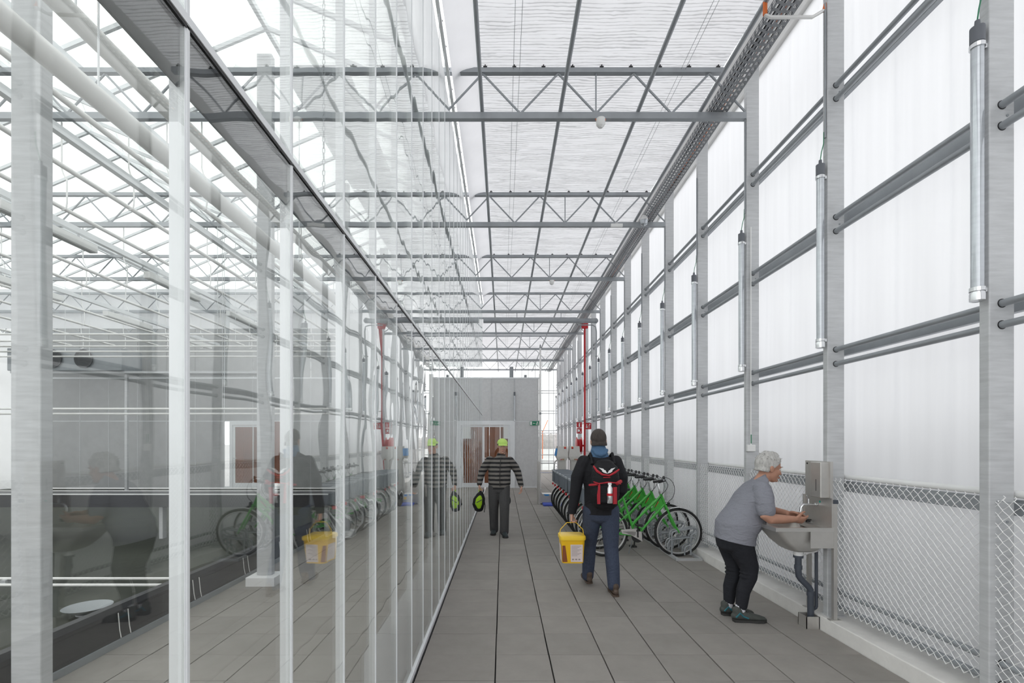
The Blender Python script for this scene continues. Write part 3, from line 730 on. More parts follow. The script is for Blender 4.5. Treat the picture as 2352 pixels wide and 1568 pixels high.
# growing bench
t = thing('growing_bench', 'long black growing bench with white rim behind the glass', 'bench', (-3.2, 8.0, -0.03))
MB().box(-13.5, 0.30, 0, 0.55, 0.56, 0.77).build('trough', 'black', t); MB().box(-13.5, 0.31, -0.01, 0.0, 0.765, 0.785).box(-13.5, 0.31, 0.55, 0.56, 0.765, 0.785).build('rim', 'whitemetal', t)
for x in (0.2, -2.6, -5.6, -8.6, -11.6): MB().box(x-0.03, x+0.03, 0.2, 0.3, 0, 0.56).build('leg', 'galv', t)
# air handler on top of the far wall
t = thing('air_handler', 'dark grey ventilation unit above the far greenhouse wall', 'ventilator', (-12.5, 15.6, 3.30))
MB().bbox(-3.5, 0.2, 0, 0.9, 0.62, 1.35, 0.02).build('housing', 'darkgalv', t)
for x in (-3.0, -2.0, -1.0): MB().lathe([(0.28, 0), (0.30, -0.05), (0.24, -0.02)], 20, (x, 0, 1.0), 'y').build('fan_ring', 'black', t)
MB().box(-3.5, 4.6, 0.1, 0.7, 0.55, 0.62).build('platform', 'galv', t)
for x in (-3.4, 0.1, 4.5): MB().box(x-0.04, x+0.04, 0.3, 0.38, -3.33, 0.55).build('leg', 'galv', t)
# chain of the roller drive
t = thing('pull_chain', 'thin steel pull chain hanging behind the glass wall', 'chain', (-1.0, 2.70, 2.93))
la = MB().tube([(0.007*math.cos(a), 0, 0.018*math.sin(a)) for a in [2*PI*i/10 for i in range(10)]], 0.0022, 5, True).mesh('link', 'galvpipe')
lb2 = MB().tube([(0, 0.007*math.cos(a), 0.018*math.sin(a)) for a in [2*PI*i/10 for i in range(10)]], 0.0022, 5, True).mesh('link', 'galvpipe')
for k in range(94): inst('link', la if k % 2 else lb2, t, (0, 0, 0.02+0.031*k))
t = thing('white_dish', 'shallow round pale dish lying on the dark ground behind the glass', 'dish', (-3.95, 4.6, -0.02))
MB().lathe([(0.07, 0.0), (0.12, 0.02), (0.19, 0.06), (0.195, 0.065), (0.12, 0.03), (0.02, 0.02)], 28).build('bowl', 'darkgalv', t, True); MB().lathe([(0.09, -0.01), (0.09, 0.004)], 20).build('foot', 'darkgalv', t)
# ================================================================== OBJECTS
# ---- hand wash basin
SY = 4.205
t = thing('wash_basin', 'stainless steel wash basin with towel dispenser and dark drain pipe', 'wash basin', (2.76, SY, 0))
x0, x1, y0, y1 = -0.49, -0.008, -0.185, 0.19
zr = 0.89
b = MB()    # rim ring
b.box(x0, x0+0.04, y0, y1, zr-0.032, zr).box(x1-0.08, x1, y0, y1, zr-0.032, zr).box(x0+0.04, x1-0.08, y0, y0+0.03, zr-0.032, zr).box(x0+0.04, x1-0.08, y1-0.03, y1, zr-0.032, zr)
b.build('rim', 'stainless', t)
def rr(cx, cy, w, d, z, r=0.05, n=4):
    o = []
    for (sx, sy, a0) in ((1, 1, 0), (-1, 1, PI/2), (-1, -1, PI), (1, -1, 3*PI/2)):
        for i in range(n+1):
            a = a0+PI/2*i/n; o.append((cx+sx*(w/2-r)+r*math.cos(a), cy+sy*(d/2-r)+r*math.sin(a), z))
    return o
cy = (y0+y1)/2
rings = [rr(-0.247, cy, 0.44, 0.345, zr-0.012, 0.03), rr(-0.245, cy, 0.425, 0.335, zr-0.045, 0.04), rr(-0.215, cy, 0.34, 0.29, zr-0.14, 0.05), rr(-0.19, cy, 0.25, 0.24, zr-0.205, 0.06), rr(-0.185, cy, 0.19, 0.19, zr-0.222, 0.06)]
def skin(rg, flip=False):
    m = len(rg[0]); vs = [q for R in rg for q in R]; fs = []
    for i in range(len(rg)-1):
        for j in range(m):
            f = (i*m+j, i*m+(j+1) % m, (i+1)*m+(j+1) % m, (i+1)*m+j); fs.append(f if not flip else f[::-1])
    fs.append(tuple(range((len(rg)-1)*m, len(rg)*m)))
    return MB().add(vs, fs)
skin(rings).build('bowl', 'stainlessm', t, True)
inner = [[(p[0]*1.0, p[1], p[2]+0.006) for p in rr(-0.247, cy, 0.42-0.06*i, 0.325-0.03*i, zr-0.006-0.05*i, 0.05)] for i in range(4)]
skin(inner, True).build('inner_bowl', 'stainless', t, True)
MB().box(-0.20, x1, y0+0.002, y0+0.006, zr-0.17, zr-0.03).build('apron', 'stainlessm', t); MB().box(-0.20, x1, y1-0.006, y1-0.002, zr-0.17, zr-0.03).build('apron', 'stainlessm', t)
bs = MB().box(-0.022, -0.008, y0+0.005, y1, zr, 1.135).box(-0.035, -0.022, y1-0.012, y1, zr, 1.135).build('backsplash', 'stainlessm', t)
MB().lathe([(0.0, -0.002), (0.009, -0.002), (0.009, 0.0)], 10, (-0.0225, -0.03, 1.09), 'x').build('badge', mat('teal_badge', (0.0, 0.42, 0.32), 0.5), bs)
dp = MB().bbox(-0.10, -0.014, y0+0.03, y0+0.165, 1.135, 1.435, 0.006).build('dispenser', 'stainlessm', t)
MB().box(-0.1015, -0.1005, y0+0.085, y0+0.091, 1.19, 1.29).build('slot', 'black', dp)
MB().box(-0.03, -0.008, y0+0.01, y1-0.03, 1.135, 1.44).build('dispenser_plate', 'stainlessm', t)
MB().lathe([(0.008, -0.003), (0.008, 0.0)], 10, (-0.031, y1-0.06, 1.415), 'x').build('lock', 'black', dp)
for yy in (y0+0.012, y1-0.03): MB().box(-0.008, 0.022, yy-0.012, yy+0.020, 0.12, 1.12).build('leg', 'stainlessm', t)
MB().box(-0.012, 0.026, y0-0.004, y0+0.036, 1.09, 1.122).build('leg_cap', 'pvc', t)
for yy in (y0+0.012, y1-0.03): MB().box(-0.04, 0.05, yy-0.018, yy+0.026, 0.12, 0.126).build('foot', 'stainlessm', t)
f = MB().tube([(-0.02, 0.005, 1.062), (-0.10, 0.005, 1.062), (-0.145, 0.005, 1.060), (-0.165, 0.005, 1.035), (-0.168, 0.005, 1.0)], 0.011, 10).lathe([(0.016, 0), (0.016, 0.02)], 10, (-0.045, 0.005, 1.062), 'x').build('tap', 'chrome', t, True)
MB().tube([(-0.10, 0.005, 1.065), (-0.10, 0.005, 1.11)], 0.008, 8).tube([(-0.10, 0.005, 1.11), (-0.115, 0.005, 1.14)], 0.006, 8).build('tap_lever', 'chrome', f, True)
wg = glass('water', (0.93, 0.95, 0.96), 0.10)
MB().tube([(-0.168, 0.005, 1.0), (-0.168, 0.005, 0.80)], [0.005, 0.0035], 8).build('water_stream', wg, t, True)
MB().tube([(-0.05, 0.09, 0.895), (-0.05, 0.09, 0.912)], 0.02, 10).tube([(-0.09, 0.09, 0.915), (-0.01, 0.09, 0.915)], 0.006, 6).build('plug', 'black', t)
MB().tube([(-0.19, cy, 0.67), (-0.19, cy, 0.615)], 0.036, 14).tube([(-0.15, cy, 0.645), (-0.06, cy, 0.655), (-0.03, cy, 0.665)], 0.016, 10).tube([(-0.135, cy, 0.645), (-0.115, cy, 0.648)], 0.022, 10).build('drain_trap', 'white', t, True)
MB().tube([(-0.19, cy, 0.62), (-0.19, cy, 0.60)], 0.04, 14).tube([(-0.19, cy, 0.60), (-0.19, cy, 0.48), (-0.185, cy, 0.44), (-0.165, cy, 0.41), (-0.10, cy, 0.345), (-0.085, cy, 0.32), (-0.082, cy, 0.28), (-0.082, cy, 0.05)], 0.0265, 14)\
    .lathe([(0.032, 0), (0.032, 0.035)], 14, (-0.19, cy, 0.50)).lathe([(0.032, 0), (0.032, 0.035)], 14, (-0.082, cy, 0.27)).build('drain_pipe', 'pvc', t, True)
MB().tube([(-0.02, cy+0.02, 0.70), (-0.02, cy+0.02, 0.17), (-0.025, cy+0.02, 0.155), (-0.04, cy+0.015, 0.15), (-0.082, cy, 0.14)], 0.0135, 10).build('feed_pipe', 'pvc', t, True)
b = MB(); bx0, bx1, by0, by1 = -0.155, -0.042, cy-0.06, cy+0.06
b.box(bx0, bx0+0.006, by0, by1, 0, 0.105).box(bx1-0.006, bx1, by0, by1, 0, 0.105).box(bx0, bx1, by0, by0+0.006, 0, 0.105).box(bx0, bx1, by1-0.006, by1, 0, 0.105)
b.build('drain_box', 'stainlessm', t)

# ---- bicycle
def make_bike():
    r = thing('bicycle', 'x', 'bicycle', (0, 0, 0), 'green bicycles in the rack')
    FX, RX_, R = 0.52, -0.52, 0.34
    def wheel(name, x):
        w = bpy.data.objects.new(name, MB().lathe([(0.016, -0.035), (0.022, -0.02), (0.016, 0.0), (0.022, 0.02), (0.016, 0.035)], 10, (0, 0, 0), 'y').mesh('hub', 'rim', True)); C.objects.link(w)
        w.parent = r; w.location = (x, 0, R)
        ring = [(math.cos(2*PI*i/40), 0, math.sin(2*PI*i/40)) for i in range(40)]
        MB().tube([(a*(R-0.018), 0, c*(R-0.018)) for a, b_, c in ring], 0.0185, 8, True).build('tyre', 'rubber', w, True)
        MB().tube([(a*(R-0.043), 0, c*(R-0.043)) for a, b_, c in ring], 0.012, 6, True).build('rim', 'rim', w, True)
        s_ = MB()
        for i in range(24):
            a = 2*PI*i/24; q = 0.02 if i % 2 else -0.02; a2 = a+(0.5 if (i//2) % 2 else -0.5)
            s_.tube([(0.02*math.cos(a2), q, 0.02*math.sin(a2)), ((R-0.05)*math.cos(a), 0, (R-0.05)*math.sin(a))], 0.0011, 3, cap=False)
        o = s_.build('spokes', 'rim', w); o['kind'] = 'stuff'
        return w
    wheel('front_wheel', FX); wheel('rear_wheel', RX_)
    HT = Vector((FX-0.247, 0, 0.88)); CR = Vector((FX-0.181, 0, 0.71)); BB = Vector((FX-0.584, 0, 0.29)); ST = Vector((FX-0.786, 0, 0.85))
    f = MB()
    f.tube([HT, CR], 0.020, 10)
    f.tube([HT+(CR-HT)*0.15, (FX-0.44, 0, 0.66), (FX-0.60, 0, 0.50), (FX-0.645, 0, 0.44)], 0.017, 10)
    f.tube([HT+(CR-HT)*0.85, (FX-0.40, 0, 0.50), (FX-0.53, 0, 0.345), BB], 0.0175, 10)
    f.tube([BB, (FX-0.64, 0, 0.41), ST], 0.0165, 10)
    f.tube([(FX-0.645, 0, 0.445), (FX-0.50, 0, 0.385)], 0.012, 8)
    f.tube([(FX-0.33, 0, 0.665), (FX-0.29, 0, 0.60)], 0.010, 8)
    for s_ in (-1, 1):
        f.tube([BB+Vector((-0.03, s_*0.02, 0.0)), (RX_+0.30, s_*0.05, 0.315), (RX_, s_*0.062, 0.34)], 0.010, 8)
        f.tube([(FX-0.70, s_*0.012, 0.60), (RX_, s_*0.062, 0.34)], 0.008, 8)
    f.tube([BB+Vector((0, -0.035, 0)), BB+Vector((0, 0.035, 0))], 0.022, 10)
    fr = f.build('frame', 'green', r, True)
    P1 = HT+(CR-HT)*0.05; P2 = HT+(CR-HT)*0.95; P3 = Vector((FX-0.385, 0, 0.62)); P4 = Vector((FX-0.35, 0, 0.735))
    o = MB().hexa([p+Vector((0, -0.006, 0)) for p in (P1, P2, P3, P4)], [p+Vector((0, 0.006, 0)) for p in (P1, P2, P3, P4)]).build('gusset_plate', 'green', r)
    for s_ in (-1, 1):
        q = [(FX-0.305, 0, 0.755), (FX-0.295, 0, 0.765), (FX-0.335, 0, 0.695), (FX-0.345, 0, 0.685)]
        q = [Vector(a)+Vector((0, s_*0.0065, 0)) for a in ((FX-0.285, 0, 0.775), (FX-0.275, 0, 0.765), (FX-0.325, 0, 0.69), (FX-0.335, 0, 0.70))]
        MB().hexa(q, [v+Vector((0, s_*0.001, 0)) for v in q]).build('sticker', 'orange', o)
    k = MB()
    for s_ in (-1, 1): k.tube([CR+Vector((0.0, s_*0.03, 0)), (FX-0.13, s_*0.046, 0.58), (FX-0.05, s_*0.05, 0.42), (FX, s_*0.05, 0.34)], [0.013, 0.016, 0.014, 0.010], 8)
    k.tube([CR+Vector((0, -0.035, 0)), CR+Vector((0, 0.035, 0))], 0.016, 8)
    k.build('fork', 'green', r, True)
    hb = MB().tube([HT, HT+Vector((-0.012, 0, 0.035))], 0.022, 10).tube([HT+Vector((-0.012, 0, 0.03)), HT+Vector((-0.03, 0, 0.13)), HT+Vector((0.01, 0, 0.17))], 0.0125, 8)
    hc = HT+Vector((0.015, 0, 0.175))
    hb.tube([hc+Vector((-0.16, -0.20, 0.01)), hc+Vector((-0.03, -0.19, 0.03)), hc+Vector((0.02, -0.10, 0.015)), hc, hc+Vector((0.02, 0.10, 0.015)), hc+Vector((-0.03, 0.19, 0.03)), hc+Vector((-0.16, 0.20, 0.01))], 0.011, 8)
    h = hb.build('handlebar', 'chrome', r, True)
    for s_ in (-1, 1):
        MB().tube([hc+Vector((-0.18, s_*0.203, 0.008)), hc+Vector((-0.05, s_*0.194, 0.027))], 0.018, 10).build('grip', 'black', h, True)
        MB().tube([hc+Vector((0.0, s_*0.15, 0.03)), hc+Vector((-0.01, s_*0.195, 0.02)), hc+Vector((-0.11, s_*0.203, -0.005))], 0.008, 6).lathe([(0.02, 0), (0.02, 0.03), (0.008, 0.045)], 10, tuple(hc+Vector((-0.02, s_*0.145, 0.04)))).build('brake_lever', 'black', h, True)
    MB().smooth_tube([hc+Vector((0.0, 0.15, 0.03)), hc+Vector((0.14, 0.16, 0.05)), hc+Vector((0.22, 0.10, -0.05)), hc+Vector((0.19, 0.04, -0.22)), CR+Vector((0.045, 0.02, 0.05))], 0.004, 5).smooth_tube([hc+Vector((0.0, -0.15, 0.03)), hc+Vector((0.05, -0.16, -0.06)), hc+Vector((-0.03, -0.05, -0.2)), (FX-0.34, -0.02, 0.68)], 0.004, 5).build('brake_cable', 'black', r)
    MB().box(FX-0.15, FX-0.12, -0.02, 0.02, 0.70, 0.76).build('front_lamp', 'black', r)
    sp = Vector((-0.02, 0, 0.06))
    s_ = MB().tube([ST, ST+sp], 0.012, 8).build('seat_post', 'chrome', r, True)
    MB().loft([((FX-0.94, 0, 0.945), (0, 0.075, 0), (0, 0, 0.022)), ((FX-0.86, 0, 0.945), (0, 0.085, 0), (0, 0, 0.03)), ((FX-0.76, 0, 0.945), (0, 0.04, 0), (0, 0, 0.025)), ((FX-0.69, 0, 0.94), (0, 0.018, 0), (0, 0, 0.018))], 14).build('saddle', 'black', r, True)
    ck = MB().lathe([(0.085, -0.004), (0.085, 0.004)], 22, (BB.x, -0.045, BB.z), 'y').tube([(BB.x, -0.06, BB.z), (BB.x, -0.065, BB.z+0.17)], 0.011, 6).tube([(BB.x, 0.06, BB.z), (BB.x-0.02, 0.065, BB.z-0.17)], 0.011, 6).tube([(BB.x, -0.07, BB.z), (BB.x, 0.07, BB.z)], 0.012, 8).build('crankset', 'black', r, True)
    MB().box(BB.x-0.045, BB.x+0.045, -0.16, -0.07, BB.z+0.158, BB.z+0.18).build('pedal', 'rubber', ck); MB().box(BB.x-0.065, BB.x+0.025, 0.07, 0.16, BB.z-0.182, BB.z-0.16).build('pedal', 'rubber', ck)
    MB().hexa([(FX-0.80, -0.052, 0.36), (FX-0.66, -0.052, 0.30), (FX-0.52, -0.052, 0.22), (FX-0.53, -0.052, 0.36)], [(FX-0.80, -0.06, 0.36), (FX-0.66, -0.06, 0.30), (FX-0.52, -0.06, 0.22), (FX-0.53, -0.06, 0.36)]).hexa([(FX-0.82, -0.052, 0.385), (FX-0.80, -0.052, 0.33), (FX-0.62, -0.052, 0.30), (FX-0.60, -0.052, 0.40)], [(FX-0.82, -0.06, 0.385), (FX-0.80, -0.06, 0.33), (FX-0.62, -0.06, 0.30), (FX-0.60, -0.06, 0.40)]).build('chain_guard', 'guard', r)
    MB().tube([(FX-0.62, 0.03, 0.27), (FX-0.67, 0.10, 0.02)], 0.008, 6).build('kickstand', 'darkgalv', r)
    fen = MB()
    for cx, a0, a1 in ((RX_, 0.25, 2.9), (FX, 0.9, 2.2)):
        pts = [(cx+(R+0.014)*math.cos(a0+(a1-a0)*i/18), R+(R+0.014)*math.sin(a0+(a1-a0)*i/18)) for i in range(19)]
        vs = []; fs = []
        for i, (x, z) in enumerate(pts): vs += [(x, -0.026, z-0.006), (x, 0, z+0.004), (x, 0.026, z-0.006), (x, 0, z-0.001)]
        for i in range(18):
            for j in range(4): fs.append((i*4+j, i*4+(j+1) % 4, (i+1)*4+(j+1) % 4, (i+1)*4+j))
        fen.add(vs, fs)
    fen.build('mudguard', 'rim', r, True)
    cr = MB().tube([(RX_-0.22, -0.06, 0.71), (RX_+0.16, -0.06, 0.71)], 0.006, 6).tube([(RX_-0.22, 0.06, 0.71), (RX_+0.16, 0.06, 0.71)], 0.006, 6).tube([(RX_-0.05, -0.065, 0.71), (RX_, -0.065, 0.34)], 0.006, 6).tube([(RX_-0.05, 0.065, 0.71), (RX_, 0.065, 0.34)], 0.006, 6).build('carrier', 'rim', r)
    # open-topped ribbed crate
    a0, a1, w, z0, z1 = RX_-0.29, RX_+0.07, 0.14, 0.722, 0.985
    b = MB().box(a0, a1, -w, w, z0, z0+0.008)
    b.box(a0, a0+0.008, -w, w, z0, z1).box(a1-0.008, a1, -w, w, z0, z1).box(a0, a1, -w, -w+0.008, z0, z1).box(a0, a1, w-0.008, w, z0, z1)
    rim_ = MB(); rim_.box(a0-0.012, a0, -w-0.012, w+0.012, z1-0.03, z1).box(a1, a1+0.012, -w-0.012, w+0.012, z1-0.03, z1).box(a0, a1, -w-0.012, -w, z1-0.03, z1).box(a0, a1, w, w+0.012, z1-0.03, z1)
    for i in range(5): b.box(a0-0.006, a0, -w+0.03+0.055*i, -w+0.038+0.055*i, z0, z1-0.03)
    for i in range(6):
        b.box(a0+0.03+0.06*i, a0+0.038+0.06*i, -w-0.006, -w, z0, z1-0.03)
    cc = b.build('rear_crate', 'crate', r); rim_.build('crate_rim', 'craterim', cc)
    MB().bbox(a0-0.02, a0+0.01, -0.035, 0.035, 0.655, 0.70, 0.006).build('tail_lamp', 'red', r)
    return r
bike = make_bike()
NB = 10; BY = [6.80+0.46*i for i in range(NB)]
for i, y in enumerate(BY):
    o = bike if i == 0 else copy_tree(bike)
    o.location = (1.945, y, 0); o.rotation_euler.z = math.radians(random.uniform(-1.2, 1.2)) if i else 0
    o['label'] = ('nearest green bicycle in the rack, its front wheel fully in view' if i == 0 else 'farthest green bicycle in the rack, beside the stainless cleaning machines' if i == NB-1 else
                  'green bicycle with grey rear crate, %s in the rack from the camera' % ORD[i])
# ---- bicycle rack
rk = thing('bicycle_rack', 'galvanized bicycle rack with bent wheel holders along the wall', 'bicycle rack', (2.36, 6.55, 0))
LR = BY[-1]-6.55+0.3
for x in (0.0, 0.32): MB().box(x-0.02, x+0.02, 0, LR, 0.0, 0.035).build('base_rail', 'galv', rk)
for y in (0.0, LR/2, LR): MB().box(-0.02, 0.34, y-0.018, y+0.018, 0.0, 0.03).build('cross_bar', 'galv', rk)
hold = MB()
for s_ in (-1, 1):
    yy = s_*0.045
    hold.tube([(0.0, yy, 0.03), (0.0, yy, 0.30), (0.012, yy, 0.345), (0.05, yy, 0.365), (0.30, yy, 0.405), (0.335, yy, 0.395), (0.35, yy, 0.365), (0.335, yy, 0.335), (0.30, yy, 0.325), (0.27, yy, 0.30), (0.265, yy, 0.25), (0.265, yy, 0.03)], 0.0125, 8)
    hold.tube([(-0.055, yy, 0.09), (-0.055, yy, 0.19), (-0.03, yy, 0.235), (0.0, yy, 0.245), (0.25, yy, 0.275)], 0.0105, 7)
    hold.tube([(0.18, yy, 0.03), (0.18, yy, 0.11), (0.20, yy, 0.145), (0.265, yy, 0.17), (0.31, yy, 0.20), (0.33, yy, 0.24), (0.31, yy, 0.27), (0.265, yy, 0.28)], 0.0105, 7)
hm = hold.mesh('wheel_holder', 'galvpipe', True)
for y in BY: inst('wheel_holder', hm, rk, (0, y-6.55, 0))

# ---- stainless cleaning machines behind the bicycles
for k, x in enumerate((1.47, 1.80)):
    t = thing('cleaning_machine', ('left', 'right')[k]+' one of two grey stainless hygiene cabinets beyond the bicycles', 'machine', (x, 13.05, 0), 'hygiene cabinets')
    body = MB().hexa([(0.03, 0, 1.12), (0.25, 0, 1.12), (0.25, 0.34, 1.12), (0.03, 0.34, 1.12)], [(-0.02, 0, 1.22), (0.29, 0, 1.22), (0.29, 0.34, 1.22), (-0.02, 0.34, 1.22)]).hexa([(-0.02, 0, 1.22), (0.29, 0, 1.22), (0.29, 0.34, 1.22), (-0.02, 0.34, 1.22)], [(0.02, 0.02, 1.50), (0.27, 0.02, 1.50), (0.27, 0.32, 1.50), (0.02, 0.32, 1.50)]).build('cabinet', 'stainlessm', t)
    MB().box(0.05, 0.24, 0.05, 0.29, 0.03, 1.12).build('pedestal', 'stainlessm', t)
    MB().box(0.0, 0.29, 0.0, 0.34, 0.0, 0.03).build('base_plate', 'stainlessm', t)
    q = MB().lathe([(0.028, 0), (0.028, -0.02), (0.02, -0.035)], 14, (0.21-0.13*k, 0.018, 1.455), 'y').build('emergency_button', 'red', t); MB().lathe([(0.037, 0), (0.037, -0.004)], 14, (0.21-0.13*k, 0.022, 1.455), 'y').build('button_plate', 'yellow', q)
    MB().lathe([(0.014, 0), (0.014, -0.02)], 10, (0.10+0.1*k, 0.0, 1.14), 'y').build('lamp', 'red', t)
    MB().box(0.12, 0.19, -0.003, 0.0, 1.125, 1.165).build('label_plate', 'wood', t)
    if k == 0: MB().hexa([(-0.05, 0.02, 1.24), (-0.022, 0.02, 1.24), (-0.022, 0.32, 1.24), (-0.05, 0.32, 1.24)], [(-0.01, 0.03, 1.44), (0.012, 0.03, 1.44), (0.012, 0.31, 1.44), (-0.01, 0.31, 1.44)]).build('side_panel', 'blue', t)
    if k == 0: MB().tube([(0.0, 0.1, 1.13), (-0.06, 0.1, 1.06), (-0.10, 0.1, 0.75)], 0.02, 8).build('arm', 'stainlessm', t)
t = thing('boot_scrubber', 'stainless walk-through platform with rails, blue mat and stickers', 'platform', (0.92, 12.5, 0))
MB().box(0.0, 0.05, 0, 0.05, 0, 1.10).build('gate_post', 'stainlessm', t); MB().box(0.0, 0.05, 0.42, 0.47, 0, 1.10).build('gate_post', 'stainlessm', t)
MB().tube([(0.02, 0.02, 1.07), (0.42, 0.02, 1.07)], 0.012, 8).tube([(0.42, 0.02, 1.07), (0.42, 0.02, 0.30)], 0.012, 8).tube([(0.05, 0.44, 0.8), (0.42, 0.44, 0.8)], 0.012, 8).build('rail', 'chrome', t)
MB().hexa([(0.05, 0.06, 0.02), (0.50, 0.06, 0.02), (0.50, 0.42, 0.02), (0.05, 0.42, 0.02)], [(0.05, 0.06, 0.34), (0.10, 0.06, 0.27), (0.10, 0.42, 0.27), (0.05, 0.42, 0.34)]).box(0.10, 0.50, 0.08, 0.42, 0.02, 0.26).build('housing', 'stainlessm', t)
for x in (0.16, 0.36): MB().box(x, x+0.10, 0.076, 0.08, 0.12, 0.18).build('sticker', 'yellow', t); MB().box(x-0.02, x+0.12, 0.076, 0.08, 0.215, 0.255).build('sticker', 'blue', t)
MB().bbox(0.10, 0.62, -0.35, 0.05, 0.0, 0.05, 0.012).build('mat', 'bluemat', t)

# ---- fire hose reel, red pipe, signs
t = thing('fire_pipe', 'thin vertical red fire pipe on the film wall', 'pipe', (2.60, 15.35, 0.0))
MB().tube([(0, 0, 0), (0, 0, 5.25)], 0.03, 10).build('pipe', 'red', t, True); MB().bbox(-0.10, 0.10, -0.04, 0.06, 5.22, 5.42, 0.01).build('valve', 'red', t)
MB().box(-0.03, 0.15, 0.0, 0.02, 2.57, 2.60).box(-0.03, 0.15, 0.0, 0.02, 1.2, 1.23).build('clip', 'whitemetal', t)
t = thing('hose_reel', 'red fire hose reel mounted beside the red pipe', 'hose reel', (2.36, 15.55, 1.5))
MB().lathe([(0.26, 0), (0.28, 0.008), (0.28, 0.016), (0.10, 0.02)], 28, (0.0, 0, 0), 'x').lathe([(0.28, 0.15), (0.28, 0.16), (0.10, 0.165)], 28, (0, 0, 0), 'x').build('reel_disc', 'red', t, True)
MB().lathe([(0.20, 0.02), (0.215, 0.05), (0.20, 0.08), (0.215, 0.11), (0.20, 0.15)], 24, (0, 0, 0), 'x').build('hose', 'redsign', t, True)
MB().box(0.16, 0.30, -0.03, 0.03, -0.03, 0.03).box(0.24, 0.27, -0.06, 0.06, -1.5, 0.2).build('bracket', 'red', t)
MB().tube([(0.03, -0.2, -0.1), (0.03, -0.24, -0.4), (0.10, -0.1, -0.55)], 0.018, 8).build('hose_end', 'red', t)
def sign(name, lab, x, z, w, h, m, y, marks):
    t = thing(name, lab, 'sign', (x, y, z))
    pl = MB().bbox(-w/2, w/2, 0, 0.008, -h/2, h/2, 0.002).build('plate', m, t)
    b = MB()
    for q in marks:
        if q[0] == 'b': b.box(q[1], q[2], -0.002, 0, q[3], q[4])
        else: b.lathe([(q[3], -0.002), (q[3], 0)], 14, (q[1], 0, q[2]), 'y')
    b.build('pictogram', 'white', pl)
    MB().box(-0.01, 0.01, 0.008, 0.08, -0.02, 0.02).build('bracket', 'galv', t)
    return t
sign('fire_sign', 'red fire extinguisher sign, upper of two left of the red pipe', 2.42, 2.16, 0.17, 0.17, 'redsign', 15.3, [('b', -0.018, 0.018, -0.06, 0.035), ('b', -0.008, 0.008, 0.035, 0.06), ('b', 0.008, 0.03, 0.05, 0.058)])
sign('fire_sign', 'red fire hose sign, lower of two left of the red pipe', 2.42, 1.97, 0.17, 0.17, 'redsign', 15.3, [('c', -0.02, 0.01, 0.04), ('b', -0.06, -0.05, -0.06, 0.06), ('b', 0.02, 0.05, -0.05, -0.03)])
sign('fire_sign', 'square red alarm sign right of the red pipe', 2.70, 2.12, 0.20, 0.20, 'redsign', 15.3, [('c', -0.045, -0.03, 0.03), ('b', -0.06, -0.035, -0.03, 0.06), ('b', 0.02, 0.035, -0.07, 0.05), ('c', 0.05, 0.05, 0.02)])
sign('exit_sign', 'green emergency exit sign on the end wall', 1.115, 2.28, 0.32, 0.15, 'signgreen', EW-0.03, [('b', -0.15, -0.085, -0.062, 0.062), ('b', -0.05, 0.03, -0.008, 0.008), ('b', -0.05, -0.035, -0.02, 0.02), ('c', 0.10, 0.042, 0.016), ('b', 0.075, 0.11, -0.015, 0.025), ('b', 0.06, 0.08, -0.06, -0.01), ('b', 0.10, 0.14, -0.055, -0.035), ('b', 0.11, 0.145, 0.0, 0.014)])
o = thing('wall_lamp', 'slim vertical lamp fixed on the grey end wall', 'lamp', (0.41, EW-0.05, 2.4))
MB().tube([(0, 0, 0), (0, 0, 0.85)], 0.024, 10).build('tube', 'lampglass', o, True); MB().tube([(0, 0, 0.85), (0, 0, 0.98)], 0.03, 10).build('end_cap', 'greycap', o, True); MB().tube([(0, 0, -0.03), (0, 0, 0.0)], 0.03, 10).build('end_cap', 'chrome', o, True)
MB().box(-0.01, 0.01, 0, 0.05, 0.1, 0.13).box(-0.01, 0.01, 0, 0.05, 0.7, 0.73).build('clamp', 'chrome', o)
# ---- outdoors, seen through the clear gable
t = thing('tower_crane', 'thin red crane boom far outside the clear gable', 'crane', (4.7, 58, -0.35))
MB().tube([(0.05, 0, 3.2), (0.7, 0, 4.65)], 0.045, 6).tube([(0.05, 0.2, 3.1), (0.62, 0.2, 4.45)], 0.03, 6).build('boom', 'orange', t); MB().box(-0.02, 0.10, 0.0, 0.12, 0.0, 3.3).build('mast', 'orange', t)
t = MB()
rnd = random.Random(3)
for k in range(60): t.ell((-40+k*2.2, 150+rnd.uniform(-4, 4), 0.5), (2.2, 1.5, rnd.uniform(1.5, 4.2)), 8, 6)
o = t.build('treeline', 'trees'); o['kind'] = 'stuff'; tag(o, 'distant treeline with haze in its pale colour outside the clear gable', 'trees')
